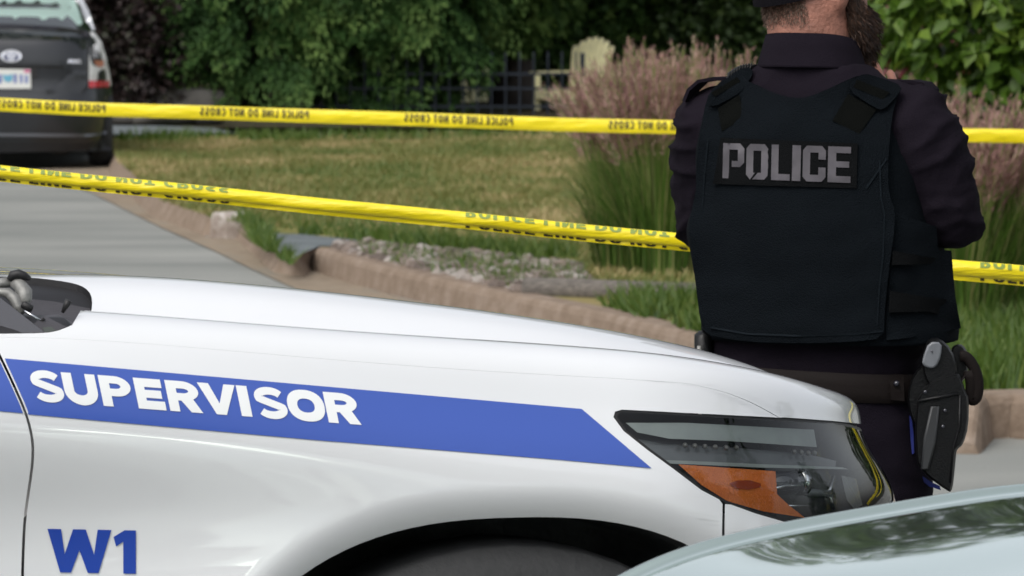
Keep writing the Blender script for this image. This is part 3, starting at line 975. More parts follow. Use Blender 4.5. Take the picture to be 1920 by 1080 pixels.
# --- cabin (out of the frame on the left)
def lw(*p): return S.world(np.array(p, float))
mb = MB()
gh = [(-.80, .80, 1.16), (-1.55, .66, 1.70), (-3.4, .66, 1.74), (-4.0, .80, 1.20)]
zb = 1.17
cab = []
for (x_, hw, z_) in [(-.84, .82, 1.15), (-1.45, .68, 1.66), (-1.75, .66, 1.73), (-2.6, .66, 1.76), (-3.5, .66, 1.74), (-4.05, .80, 1.15)]:
    cab.append([(x_, -hw, z_), (x_, -hw * .6, z_ + .02), (x_, 0, z_ + .03), (x_, hw * .6, z_ + .02), (x_, hw, z_)])
V = np.array(cab).reshape(-1, 3)
Fc = [(i * 5 + j, i * 5 + j + 1, (i + 1) * 5 + j + 1, (i + 1) * 5 + j) for i in range(5) for j in range(4)]
mesh("windscreen", lw(*[0, 0, 0]) * 0 + S.world(V[:10]), [f for f in Fc if max(f) < 10], M_glass, suv)
mesh("roof", S.world(V[5:25]), [tuple(i - 5 for i in f) for f in Fc if min(f) >= 5 and max(f) < 25], M_white, suv)
mesh("rear_window", S.world(V[20:30]), [tuple(i - 20 for i in f) for f in Fc if min(f) >= 20], M_glass, suv)
for s_ in (1, -1):
    sv = [(-.86, .925, 1.13), (-1.47, .69, 1.65), (-1.77, .67, 1.72), (-2.6, .67, 1.75), (-3.5, .67, 1.73), (-4.03, .90, 1.13)]
    bot = [(-.86, .93, 1.12), (-1.47, .95, 1.10), (-1.77, .95, 1.10), (-2.6, .95, 1.10), (-3.5, .94, 1.10), (-4.03, .92, 1.10)]
    V = np.array([(x_, -s_ * y_, z_) for x_, y_, z_ in sv] + [(x_, -s_ * y_, z_) for x_, y_, z_ in bot])
    mesh("side_window", S.world(V), [(i, i + 1, i + 7, i + 6) for i in range(5)], M_glass, suv, smooth=False)
    mb = MB(); mb.tube([lw(-.84, -s_ * .90, 1.12), lw(-1.46, -s_ * .69, 1.66)], .03, 8); mb.build("windscreen_pillar", M_white, suv)
    mb = MB(); mb.box((0, 0, 0), (.14, .2, .15), None, .04)
    mb.V[0] = S.world(mb.V[0] + np.array([-1.2, -s_ * 1.12, 1.22])); mb.build("wing_mirror", M_gloss, suv)
# tail and floor
V = [(-4.05, -.95, .3), (-4.05, .95, .3), (-4.05, .95, 1.1), (-4.05, -.95, 1.1), (-4.12, -.9, .3), (-4.12, .9, .3), (-4.12, .9, 1.1), (-4.12, -.9, 1.1)]
mesh("tailgate", S.world(np.array(V)), [(4, 5, 6, 7), (0, 4, 7, 3), (5, 1, 2, 6), (3, 7, 6, 2)], M_white, suv, smooth=False)
mb = MB(); mb.box((0, 0, 0), (4.6, 1.2, .06)); mb.V[0] = S.world(mb.V[0] + np.array([-1.7, 0, .28])); mb.build("underbody", M_plastic, suv)
# ================================================================== ground, kerbs, beds
def poly_sheet(name, pts, z, m, step=None, kind='structure', zf=None):
    """pts: world (x, y) outline"""
    V2, T = fill2d([pts], [], step)
    zz = zf(V2[:, 0], V2[:, 1]) if zf is not None else np.full(len(V2), z)
    T = [t if np.cross(np.append(V2[t[1]] - V2[t[0]], 0), np.append(V2[t[2]] - V2[t[0]], 0))[2] > 0 else (t[0], t[2], t[1]) for t in T]
    o = mesh(name, np.column_stack([V2, zz]), T, m)
    return tag(o, kind=kind)
def asphalt_mat():
    m = mat("worn_asphalt", (.25, .25, .235), rough=.85, bump=.35, bscale=55)
    n = m.node_tree.nodes; l = m.node_tree.links; b = n["Principled BSDF"]
    tc = n.new("ShaderNodeTexCoord")
    mp = n.new("ShaderNodeMapping"); mp.inputs["Scale"].default_value = (.35, .9, 1); l.new(tc.outputs["Object"], mp.inputs[0])
    t = n.new("ShaderNodeTexNoise"); t.inputs["Scale"].default_value = 1.2; t.inputs["Detail"].default_value = 5; l.new(mp.outputs[0], t.inputs[0])
    t2 = n.new("ShaderNodeTexNoise"); t2.inputs["Scale"].default_value = 140; t2.inputs["Detail"].default_value = 2; l.new(tc.outputs["Object"], t2.inputs[0])
    r_ = n.new("ShaderNodeValToRGB"); r_.color_ramp.elements[0].position = .3; r_.color_ramp.elements[1].position = .7
    r_.color_ramp.elements[0].color = (.175, .183, .170, 1); r_.color_ramp.elements[1].color = (.270, .273, .252, 1)
    mx = n.new("ShaderNodeMixRGB"); mx.blend_type = 'OVERLAY'; mx.inputs[0].default_value = .35
    l.new(t.outputs["Fac"], r_.inputs[0]); l.new(r_.outputs[0], mx.inputs[1]); l.new(t2.outputs["Fac"], mx.inputs[2]); l.new(mx.outputs[0], b.inputs["Base Color"])
    return m
M_road = asphalt_mat()
gy = np.concatenate([np.arange(-40, 5, 5.0), np.arange(5, 12, .25), [14, 20, 30, 45, 60, 100, 160, 260]])
gx = np.array([-160, -60, -20, -8, -4, 0, 4, 8, 20, 60, 160.0])
V = np.array([(x, y, float(ground_z(y))) for y in gy for x in gx]); nx = len(gx)
Fc = [(j * nx + i, j * nx + i + 1, (j + 1) * nx + i + 1, (j + 1) * nx + i) for j in range(len(gy) - 1) for i in range(nx - 1)]
tag(mesh("road", V, Fc, M_road), kind='structure')

def ground_mat(name, cols, scale, bump=.5, bscale=30, stretch=(1, 1, 1), detail=8, rough=.95):
    m = mat(name, cols[0], rough=rough, bump=bump, bscale=bscale, spec=.15)
    n = m.node_tree.nodes; l = m.node_tree.links; b = n["Principled BSDF"]
    tc = n.new("ShaderNodeTexCoord"); mp = n.new("ShaderNodeMapping"); mp.inputs["Scale"].default_value = stretch; l.new(tc.outputs["Object"], mp.inputs[0])
    t = n.new("ShaderNodeTexNoise"); t.inputs["Scale"].default_value = scale; t.inputs["Detail"].default_value = detail; t.inputs["Roughness"].default_value = .62; l.new(mp.outputs[0], t.inputs[0])
    r_ = n.new("ShaderNodeValToRGB"); e = r_.color_ramp.elements
    e[0].position = .32; e[0].color = tuple(cols[0]) + (1,); e[1].position = .68; e[1].color = tuple(cols[-1]) + (1,)
    for i, c in enumerate(cols[1:-1]):
        k = e.new(.32 + .36 * (i + 1) / (len(cols) - 1)); k.color = tuple(c) + (1,)
    l.new(t.outputs["Fac"], r_.inputs[0]); l.new(r_.outputs[0], b.inputs["Base Color"])
    return m
M_lawn = ground_mat("dry_lawn", [(.09, .12, .028), (.15, .15, .045), (.21, .18, .07), (.27, .21, .10)], 1.3, .8, 40, (.6, .8, 1))
M_soil = ground_mat("leafy_soil", [(.02, .022, .012), (.045, .036, .022), (.03, .045, .015)], 1.5)
M_kerb = ground_mat("kerb_concrete", [(.18, .135, .10), (.225, .172, .13), (.275, .22, .175)], 9, .6, 45)
M_kerbw = ground_mat("paint_worn_concrete", [(.15, .11, .085), (.26, .22, .19), (.46, .43, .40)], 9, .5, 60)
M_gut = ground_mat("gutter_concrete", [(.19, .15, .11), (.26, .21, .155), (.21, .19, .155)], 2.5, .4, 60, (1, .5, 1))
M_path = ground_mat("bluestone_path", [(.10, .115, .12), (.17, .19, .195)], 4, .4, 60)

def G(px, py, z=.13): return gpt(px, py, z)[:2]
ZL = .125
kf = [G(579, 462), G(640, 481), G(714, 501), G(820, 524), G(927, 548), G(1119, 586), G(1312, 633), G(1400, 662)]      # front top edge of the long kerb
lawn_pts = [G(222, 306), G(300, 372), G(395, 404), G(455, 408), G(480, 428), G(505, 448), G(530, 470), G(556, 478), (kf[0] + [.05, .1])] + [p + np.array([.06, .10]) for p in kf[1:]] + [G(1500, 700), G(1650, 735), G(1850, 748), G(1920, 752), G(2500, 800)]
far_r = gpt(2500, 252, ZL)[:2]; far_l = gpt(205, 252, ZL)[:2]
lawn_out = densify(np.array(lawn_pts + [far_r, far_l]), 2.0)
def lawn_z(x, y): return ZL + .03 * np.sin(x * .9 + y * .31) * np.clip((y - 31) / 6, 0, 1) + .02 * np.sin(y * .7) * np.clip((y - 31) / 6, 0, 1)
poly_sheet("lawn", lawn_out, ZL, M_lawn, (1.0, 1.0), zf=lawn_z)
_lo = np.array(lawn_out); _T = np.roll(_lo, -1, 0) - np.roll(_lo, 1, 0); _T /= np.linalg.norm(_T, axis=1)[:, None]
_N = np.stack([_T[:, 1], -_T[:, 0]], 1) * (1 if area2(_lo) > 0 else -1); _k = len(_lo)
tag(mesh("lawn_edge", np.concatenate([np.column_stack([_lo, lawn_z(_lo[:, 0], _lo[:, 1])]), np.column_stack([_lo + _N * .07, np.full(_k, -.02)])]), [(i, (i + 1) % _k, (i + 1) % _k + _k, i + _k) for i in range(_k)], M_kerb, smooth=False), kind='structure')
poly_sheet("ground", np.array([(-90, 47.2), (90, 47.2), (160, 250), (-160, 250)]), .11, M_soil)
poly_sheet("path", np.array([G(205, 252.0, .13), G(300, 252, .13), G(440, 249, .13), G(400, 240, .13), G(300, 236, .13), G(205, 235, .13)]), .13, M_path)
bp = [G(500, 437), G(560, 439), G(660, 449), G(770, 461), G(1080, 489), G(1080, 499), G(900, 481), G(770, 470), G(660, 463), G(600, 461), G(570, 474), G(545, 486), G(520, 470), G(505, 455)]
poly_sheet("footpath", np.array(bp), ZL + .006, M_path)
gut_o = [(60, 322), (120, 343), (170, 362), (230, 392), (300, 427), (400, 471), (480, 510), (560, 546), (640, 576), (760, 597), (930, 636), (1150, 676), (1400, 742), (1700, 812), (1780, 832)]
gut_i = [(180, 300), (232, 328), (300, 378), (385, 446), (470, 446), (560, 494), (641, 527), (756, 562), (930, 603), (1119, 640), (1312, 690), (1500, 745), (1700, 775), (1800, 795)]
poly_sheet("gutter_strip", np.array([G(a, b, 0) for a, b in gut_o] + [G(a, b, 0) for a, b in gut_i[::-1]]), .007, M_gut)

def kerb(front, name, label, m, h=.13, wd=.15, taper0=.0, taper1=.0, group="kerb stones beside the road"):
    """front: world xy of the front top edge, with rounded nose and battered face"""
    P = np.array(front, float)
    P = densify(P, .22, False)
    T = np.gradient(P, axis=0); T /= np.linalg.norm(T, axis=1)[:, None]
    N = np.stack([-T[:, 1], T[:, 0]], 1)
    if N[0][1] < 0: N = -N
    L = np.concatenate([[0], np.cumsum(np.linalg.norm(np.diff(P, axis=0), axis=1))])
    V = []
    prof = [(-.035, -.02), (-.012, h - .035), (0, h - .012), (.014, h), (wd - .02, h), (wd, h - .01), (wd, -.02)]
    for i in range(len(P)):
        k = 1.0
        if taper0 and L[i] < taper0: k = .25 + .75 * L[i] / taper0
        if taper1 and L[-1] - L[i] < taper1: k = min(k, .25 + .75 * (L[-1] - L[i]) / taper1)
        j = .0015 * math.sin(i * .9)
        for a, z in prof: V.append((P[i, 0] + N[i, 0] * (a + j), P[i, 1] + N[i, 1] * (a + j), z * k if z > 0 else z))
    q = len(prof)
    Fc = [(i * q + j, i * q + j + 1, (i + 1) * q + j + 1, (i + 1) * q + j) for i in range(len(P) - 1) for j in range(q - 1)]
    Fc += [tuple(range(q)), tuple(range(len(V) - 1, len(V) - q - 1, -1))]
    o = mesh(name, V, Fc, m, smooth=False)
    return tag(o, label, "kerb", group)
kerb(kf + [G(1470, 690)], "kerb", "long reddish concrete kerb curving past the gravel bed towards the officer", M_kerb, h=.138, taper0=.18)
kerb([G(398, 404, .15), G(428, 405, .15), G(456, 405, .15)], "kerb", "short kerb stub with worn white paint beside the lawn corner", M_kerbw, h=.17, wd=.22, taper0=.0)
kerb([G(216, 312, .06), G(250, 338, .06), G(300, 372, .06), G(345, 385, .06), G(388, 404, .06)], "kerb", "low sunken kerb along the lawn behind the grey hatchback", M_kerb, h=.07, wd=.2, taper1=.3)
kerb([G(1822, 775, .15), G(1850, 748, .15), G(1900, 746, .15), G(2000, 756, .15), G(2300, 800, .15)], "kerb", "red brown kerb end at the right behind the officer's holster", M_kerb, h=.165, wd=.3, taper0=.22)
# edging beam behind the weeds
eb = [G(985, 551), G(1060, 553), G(1180, 558), G(1320, 562)]
mb = MB(); mb.tube([np.append(p, ZL + .03) for p in eb], .06, 10)
tag(mb.build("edging_beam", mat("weathered_timber", (.13, .115, .10), rough=.9, var=.3, vscale=12, bump=.5, bscale=40, stretch=(1, 6, 6))), "weathered grey timber edging beam in the weeds behind the long kerb", "edging")

# gravel bed
bed = [(628, 466), (650, 462), (700, 463), (770, 470), (900, 482), (1078, 500), (1100, 520), (1100, 548), (985, 550), (930, 540), (820, 514), (714, 490), (650, 474)]
bedw = np.array([G(*q) for q in bed])
def sample_poly(poly, n):
    poly = np.asarray(poly); lo, hi = poly.min(0), poly.max(0); out = []
    while sum(map(len, out)) < n:
        q = rng.uniform(lo, hi, (n * 2, 2)); out.append(q[inside(q, poly)])
    return np.concatenate(out)[:n]
ico = MB().ball((0, 0, 0), 1.0, 6, 4); IV = ico.V[0]; IF = ico.F
def scatter_stones(name, P, size, m, label=None):
    V = []; Fc = []; tint = []; n = 0
    for i, (x, y) in enumerate(P):
        s_ = size * rng.uniform(.45, 1.5); sc = s_ * rng.uniform(.6, 1.2, 3) * np.array([1, 1, .62])
        a = rng.uniform(0, 6.28); Rz = np.array([[math.cos(a), -math.sin(a), 0], [math.sin(a), math.cos(a), 0], [0, 0, 1]])
        v = (IV * (1 + rng.uniform(-.22, .22, (len(IV), 1)))) * sc @ Rz.T + np.array([x, y, ZL + sc[2] * .5])
        V.append(v); Fc += [tuple(q + n for q in f) for f in IF]; n += len(v); tint += [rng.uniform()] * len(v)
    return mesh(name, np.concatenate(V), Fc, m, smooth=False, tint=tint)
M_stone = leaf_mat("pink_grey_stones", (.09, .07, .058), (.19, .15, .125), (.31, .285, .26), rough=.8, transl=0)
poly_sheet("gravel_base", bedw, ZL + .004, M_soil)
o = scatter_stones("gravel", sample_poly(bedw, 2300), .040, M_stone); tag(o, kind='stuff', label="pink and grey river stones in the bed behind the kerb")
# boulders behind the lawn
M_rock = mat("grey_boulder", (.085, .08, .072), rough=.9, var=.35, vscale=5, bump=.6, bscale=14)
bl = [(262, 196, .42, "broad grey boulder under the red leaved shrub right of the hatchback"), (330, 196, .38, "flat grey boulder below the tip of the drooping green tree"), (238, 232, .26, "small pale boulder at the lawn edge beside the hatchback's rear wheel"), (300, 233, .28, "rounded grey boulder standing between two others at the lawn edge"), (362, 232, .27, "low grey boulder at the far end of the lawn-edge stones")]
for px_, py_, r_, lab in bl:
    c = gpt(px_, py_ if py_ > 200 else 226, .12); c[1] += (.0 if py_ > 200 else 1.5)
    mb = MB(); mb.ball((0, 0, 0), 1, 14, 9); v = mb.V[0]
    nz = np.sin(v @ rng.normal(size=(3, 3)) * 2.2).sum(1, keepdims=True) * .09
    v = v * (1 + nz) * np.array([r_ * 1.25, r_ * .8, r_ * (.34 if py_ > 200 else .5)])
    mb.V[0] = v + c + np.array([0, 0, r_ * .25])
    tag(mb.build("boulder", M_rock), lab, "boulder", "boulders along the back of the lawn")

# ------------------------------------------------------------------ grass blades
def blades(P, z, h, wd, lean=.35, seg=1):
    """triangular blades: returns V, F(3)"""
    n = len(P)
    a = rng.uniform(0, 2 * np.pi, n); hh = h * rng.uniform(.5, 1.3, n); ww = wd * rng.uniform(.6, 1.3, n)
    dx, dy = np.cos(a) * ww, np.sin(a) * ww * .4
    b = rng.uniform(0, 2 * np.pi, n); le = hh * lean * rng.uniform(.2, 1.6, n)
    V = np.zeros((n, 3, 3))
    V[:, 0] = np.column_stack([P[:, 0] - dx, P[:, 1] - dy, z]); V[:, 1] = np.column_stack([P[:, 0] + dx, P[:, 1] + dy, z])
    V[:, 2] = np.column_stack([P[:, 0] + np.cos(b) * le, P[:, 1] + np.sin(b) * le, z + hh])
    return V.reshape(-1, 3), np.arange(n * 3).reshape(-1, 3)
M_blade = leaf_mat("lawn_blades", (.075, .13, .024), (.19, .19, .055), (.46, .35, .18), rough=.6, transl=.3)
M_weed = leaf_mat("green_weeds", (.04, .085, .012), (.085, .15, .022), (.17, .22, .05), rough=.5, transl=.4)
from mathutils import noise as mnoise
def nz2(P, sc, seed=0.0):
    return np.array([mnoise.noise(Vector((x * sc[0] + seed, y * sc[1], seed))) for x, y in P])
lp = np.array([G(222, 312), G(300, 376), G(400, 410), G(560, 432), G(780, 452), G(1080, 482), G(1110, 560), G(1420, 655), G(2050, 745), gpt(2050, 255, ZL)[:2], gpt(208, 255, ZL)[:2]])
Pb = sample_poly(lp, 85000)
tn = .50 + .5 * nz2(Pb, (.45, .40)) + .45 * nz2(Pb, (1.7, 1.2), 5) + rng.normal(0, .16, len(Pb))
V, Fc = blades(Pb, lawn_z(Pb[:, 0], Pb[:, 1]) , .045, .008, .8)
tag(mesh("grass", V, Fc, M_blade, smooth=False, tint=np.repeat(np.clip(tn, 0, 1), 3)), kind='stuff', label="short dry lawn grass with brown patches")
# rank weeds in front of the bed, beside the kerb gap, and at the right
def weedpatch(pts, n, h, wd, name, label, lean=.5):
    P = sample_poly(np.array([G(*q) for q in pts]), n)
    k = nz2(P, (1.6, 2.2), 9); P = P[k > -.12 + rng.normal(0, .12, len(P))]
    V, Fc = blades(P, np.full(len(P), ZL), h, wd, lean)
    tag(mesh(name, V, Fc, M_weed, smooth=False, tint=np.repeat(np.clip(rng.normal(.5, .25, len(P)), 0, 1), 3)), kind='stuff', label=label)
weedpatch([(1115, 572), (1180, 565), (1330, 566), (1420, 600), (1420, 655), (1250, 612)], 2600, .12, .010, "weeds", "bright green weeds between the timber edging and the long kerb", .7)
weedpatch([(650, 466), (1080, 500), (1100, 545), (960, 545), (820, 515), (700, 488)], 1700, .085, .008, "weeds", "green weeds sprouting among the stones", .8)
weedpatch([(455, 402), (500, 436), (520, 470), (552, 490), (545, 497), (470, 452)], 1300, .08, .009, "weeds", "yellow green weeds in the kerb gap by the footpath", .8)
weedpatch([(1700, 640), (1960, 560), (2050, 700), (2050, 752), (1850, 744), (1700, 735)], 5200, .14, .011, "weeds", "rank green weeds behind the kerb end at the right", .6)
weedpatch([(560, 432), (1080, 478), (1080, 488), (770, 460), (560, 439)], 2200, .09, .008, "weeds", "longer green grass fringe along the footpath", .6)
weedpatch([(222, 262), (1080, 262), (1080, 252), (222, 252)], 2200, .085, .011, "weeds", "ragged green fringe at the far edge of the lawn", .5)

# ------------------------------------------------------------------ leaves
def leaf_quads(C, axis, nrm, L, Wd, fold=.25):
    """C base points, axis leaf direction, nrm blade normal (unit rows), L lengths, Wd half widths: 6-vert folded leaf, 4 tris"""
    n = len(C)
    side = np.cross(axis, nrm); side /= np.linalg.norm(side, axis=1)[:, None] + 1e-9
    L = L[:, None]; Wd = Wd[:, None]
    dr = nrm * (L * .12)
    V = np.zeros((n, 4, 3))
    V[:, 0] = C
    V[:, 1] = C + axis * L * .45 + side * Wd + nrm * Wd * fold
    V[:, 2] = C + axis * L - dr
    V[:, 3] = C + axis * L * .45 - side * Wd + nrm * Wd * fold
    b = np.arange(n)[:, None] * 4
    Fc = np.concatenate([b + np.array([0, 1, 2]), b + np.array([0, 2, 3])])
    return V.reshape(-1, 3), Fc
def unit(v): return v / (np.linalg.norm(v, axis=-1, keepdims=True) + 1e-12)
def foliage(anchors, outward, n_per, spray, leaf, aspect=.28, droop=.5, flat=.5, tint0=None):
    """sprays of leaves: each anchor carries a twig of length spray going outward and drooping, with leaves either side"""
    n = len(anchors)
    d = unit(outward + rng.normal(0, .35, (n, 3)) - np.array([0, 0, droop]))
    up = unit(np.array([0, 0, 1.0]) + outward * .6 + rng.normal(0, .25, (n, 3)))
    s = unit(np.cross(d, up))
    t = rng.uniform(0, 1, (n, n_per))
    sg = rng.choice([-1, 1], (n, n_per))
    ln = spray * rng.uniform(.6, 1.3, n)
    base = anchors[:, None] + d[:, None] * (t * ln[:, None])[..., None] - np.array([0, 0, 1]) * (t ** 2 * ln[:, None] * .25)[..., None]
    base = base + rng.normal(0, spray * .10, base.shape)
    ax = unit(d[:, None] * rng.uniform(.3, 1.0, (n, n_per, 1)) + s[:, None] * sg[..., None] * rng.uniform(.5, 1.1, (n, n_per, 1)) - np.array([0, 0, 1]) * rng.uniform(.0, .9, (n, n_per, 1)))
    nr = unit(up[:, None] + rng.normal(0, 1 - flat, (n, n_per, 3)))
    nr = unit(nr - ax * (nr * ax).sum(-1, keepdims=True))
    N = n * n_per
    L = leaf * rng.uniform(.65, 1.25, N)
    V, Fc = leaf_quads(base.reshape(-1, 3), ax.reshape(-1, 3), nr.reshape(-1, 3), L, L * aspect)
    tb = rng.normal(.5, .16, n) if tint0 is None else tint0
    tint = np.clip(np.repeat(tb, n_per) + rng.normal(0, .12, N), 0, 1)
    return V, Fc, np.repeat(tint, 4)
def tiers(anchors, outward, n_per, rad, leaf, aspect=.3, tilt=.45, thick=.10, tint0=None):
    """flat drooping plates of leaves, like the layered branches of a dogwood"""
    n = len(anchors)
    o = outward.copy(); o[:, 2] *= .35; o = unit(o + rng.normal(0, .15, o.shape))
    d = unit(o - np.array([0, 0, 1.0]) * (tilt + rng.normal(0, .18, (n, 1))))
    s = unit(np.cross(d, np.array([0, 0, 1.0]) + rng.normal(0, .2, (n, 3))))
    up = unit(np.cross(s, d)); up = np.where(up[:, 2:3] < 0, -up, up)
    rr = rad * rng.uniform(.6, 1.35, n)
    a = rng.uniform(0, 2 * np.pi, (n, n_per)); q = np.sqrt(rng.uniform(0, 1, (n, n_per))) * rr[:, None]
    x = np.cos(a) * q * 1.25; y = np.sin(a) * q * .85
    base = anchors[:, None] + d[:, None] * x[..., None] + s[:, None] * y[..., None] + up[:, None] * (rng.normal(0, thick, (n, n_per)) * rr[:, None] - .35 * x ** 2 / rr[:, None] * np.sign(x))[..., None]
    ax = unit(d[:, None] * rng.uniform(.5, 1.2, (n, n_per, 1)) + s[:, None] * (y / rr[:, None] + rng.normal(0, .35, (n, n_per)))[..., None] - np.array([0, 0, 1]) * rng.uniform(.1, .8, (n, n_per, 1)))
    nr = unit(up[:, None] + rng.normal(0, .33, (n, n_per, 3))); nr = unit(nr - ax * (nr * ax).sum(-1, keepdims=True))
    N = n * n_per; L = leaf * rng.uniform(.65, 1.25, N)
    V, Fc = leaf_quads(base.reshape(-1, 3), ax.reshape(-1, 3), nr.reshape(-1, 3), L, L * aspect)
    tb = rng.normal(.45, .17, n) if tint0 is None else tint0
    tint = np.clip(np.repeat(tb, n_per) + rng.normal(0, .10, N) + .22 * (x / rr[:, None]).ravel(), 0, 1)
    return V, Fc, np.repeat(tint, 4)
def prune(lv, poly):
    """drop the leaves that would hang across an opening (poly in picture coordinates)"""
    V, Fc, T = lv
    c = V.reshape(-1, 4, 3).mean(1); k = ~inside(proj(c), poly)
    V = V.reshape(-1, 4, 3)[k].reshape(-1, 3); T = T.reshape(-1, 4)[k].ravel(); n = k.sum()
    b = np.arange(n)[:, None] * 4
    return V, np.concatenate([b + np.array([0, 1, 2]), b + np.array([0, 2, 3])]), T
def crown_points(blobs, n, surf=.75, front=True, zmin=None):
    """blobs: list (centre, radii).  points on / near the outside of the union"""
    vol = np.array([b[1][0] * b[1][2] + b[1][1] * b[1][2] for b in blobs]); pr = vol / vol.sum()
    out, outn = [], []
    got = 0
    while got < n:
        k = rng.choice(len(blobs), n * 2, p=pr)
        d = unit(rng.normal(size=(n * 2, 3)))
        if front: d[:, 1] = np.where(d[:, 1] > .35, -d[:, 1], d[:, 1])
        c = np.array([b[0] for b in blobs])[k]; r_ = np.array([b[1] for b in blobs])[k]
        rad = np.where(rng.uniform(size=n * 2) < surf, rng.uniform(.86, 1.04, n * 2), rng.uniform(.4, .9, n * 2))
        P = c + d * r_ * rad[:, None]
        ins = np.zeros(len(P), bool)
        for b in blobs:
            q = ((P - np.array(b[0])) / np.array(b[1])); ins |= (q ** 2).sum(1) < .62
        ok = ~ins | (rng.uniform(size=len(P)) < .08)
        if zmin is not None: ok &= P[:, 2] > zmin
        out.append(P[ok]); outn.append(unit(d[ok] / r_[ok])); got += ok.sum()
    return np.concatenate(out)[:n], np.concatenate(outn)[:n]
def cat_leaves(parts):
    V, Fc, T = [], [], []; n = 0
    for v, f, t in parts:
        V.append(v); Fc.append(f + n); T.append(t); n += len(v)
    return np.concatenate(V), np.concatenate(Fc), np.concatenate(T)
M_bark = mat("dark_bark", (.055, .045, .04), rough=.95, var=.3, vscale=6, bump=.8, bscale=25, stretch=(1, 1, .3))
M_lf1 = leaf_mat("dogwood_leaf", (.013, .038, .010), (.036, .085, .019), (.15, .24, .065), rough=.6, transl=.25, spec=.15)
M_lf2 = leaf_mat("hedge_leaf", (.025, .05, .012), (.055, .10, .022), (.11, .17, .04), rough=.5, transl=.3)
M_lf3 = leaf_mat("purple_leaf", (.018, .010, .010), (.035, .022, .020), (.03, .045, .018), rough=.5, transl=.25)
M_lf4 = leaf_mat("broad_bright_leaf", (.035, .08, .010), (.085, .165, .016), (.22, .32, .045), rough=.45, transl=.45)
M_lf5 = leaf_mat("crimson_leaf", (.06, .01, .014), (.12, .02, .024), (.20, .05, .04), rough=.45, transl=.3)
M_lf6 = leaf_mat("maple_leaf", (.022, .052, .012), (.048, .098, .02), (.13, .20, .05), rough=.6, transl=.35, spec=.15)
def trunk(parent, base, h, r0, limbs, name="trunk", lean=(0, 0)):
    mb = MB()
    ts = np.linspace(0, 1, 8)
    pts = [np.array(base) + np.array([lean[0] * t * h + .05 * math.sin(t * 5), lean[1] * t * h, t * h - .1]) for t in ts]
    mb.tube(pts, [r0 * (1.25 - .75 * t) + (.35 * r0 if i == 0 else 0) for i, t in enumerate(ts)], 12)
    for (t0, dv, ln, rr) in limbs:
        p0 = np.array(base) + np.array([lean[0] * t0 * h, lean[1] * t0 * h, t0 * h]); dv = np.array(dv, float); dv /= np.linalg.norm(dv)
        mb.tube([p0 + dv * ln * s_ + np.array([0, 0, .12 * ln * s_ * s_]) for s_ in np.linspace(0, 1, 6)], [rr * (1 - .7 * s_) for s_ in np.linspace(0, 1, 6)], 8)
    return mb.build(name, M_bark, parent)
def XD(px_, D): return (px_ - 960) / F * D
def ZD(py_, D): return CAMH - (py_ + 92) / F * D

# --- big drooping green tree behind the lawn
D = 51.5
def B(px_, py_, D, rx, ry, rz): return (np.array([XD(px_, D), D, ZD(py_, D)]), np.array([rx, ry, rz]))
tA = empty("broadleaf_tree", (XD(450, D), D + .8, .1)); tag(tA, "dense dark green tree drooping to the ground left of the black fence", "tree", "broadleaf trees behind the lawn")
blA = [B(330, 60, D, 1.0, 1.0, .95), B(470, 40, D - .3, 1.2, 1.1, 1.2), B(600, 60, D, 1.2, 1.0, 1.05), B(400, -60, D, 1.7, 1.3, 1.2), B(640, -70, D, 1.6, 1.3, 1.3), B(540, 110, D, 1.1, .9, .7), B(360, 110, D, .8, .8, .62), B(760, 20, D, 1.0, 1.0, 1.0)]
P, Nn = crown_points(blA, 760, surf=.85, zmin=.3)
_r = np.array([mnoise.noise(Vector(tuple(p * np.array([2.3, 2.3, 3.6])))) for p in P]); _k = _r > -.10; P = P + Nn * (_r[:, None] * .55); P, Nn = P[_k], Nn[_k]
P[:, 2] = np.round(P[:, 2] / .26 + .25 * np.sin(P[:, 0] * 2.1)) * .26 + rng.normal(0, .03, len(P)) - .25 * .26 * np.sin(P[:, 0] * 2.1)
a = tiers(P, Nn, 120, .25, .072, .21, .66, .06)
blH = [(np.array([XD(500, D), D + .8, 4.2]), np.array([3.2, 2.4, 1.9])), (np.array([XD(600, D), D + 1, 5.4]), np.array([2.2, 2.0, 1.5])), (np.array([XD(640, D), D + 1, 4.2]), np.array([3, 2.2, 1.8]))]
P, Nn = crown_points(blH, 1000, front=False); b_ = foliage(P, Nn, 10, .8, .28, .38)
V, Fc, T = cat_leaves([a, b_]); mesh("crown", V, Fc, M_lf1, tA, smooth=False, tint=T)
trunk(tA, (XD(450, D), D + .8, .1), 6.5, .17, [(.15, (-1, -.3, .5), 1.8, .07), (.2, (1, -.4, .5), 2.0, .07), (.35, (-.6, .4, .8), 2.4, .06), (.5, (.8, .2, .7), 2.2, .06)])
# --- maple with its trunk showing beside the yellow chair
D = 53.5
tB = empty("broadleaf_tree", (XD(957, D), D, .1)); tag(tB, "leafy green tree with a dark trunk rising beside the yellow garden chair", "tree", "broadleaf trees behind the lawn")
blB = [B(860, 20, D - .6, .95, .9, .85), B(930, 50, D - .5, .62, .6, .45), B(800, 80, D - .7, .8, .7, .42), B(700, 100, D - .8, .8, .6, .4), B(740, 10, D - .4, 1.1, 1, 1.0), B(960, -20, D - .3, .7, .8, .5), B(970, 70, D - .5, .22, .3, .22), B(830, 118, D - .7, .5, .4, .22), B(640, 150, D - .3, .8, .5, .35), B(760, 165, D - .3, .6, .4, .25)]
P, Nn = crown_points(blB, 520, surf=.8, zmin=.3); a = tiers(P, Nn, 52, .20, .10, .30, .55, .08)
a = prune(a, [(905, 108), (1010, 104), (1030, 70), (1200, 60), (1200, 230), (905, 230)])
a = prune(a, [(862, 150), (932, 135), (932, 225), (862, 225)])
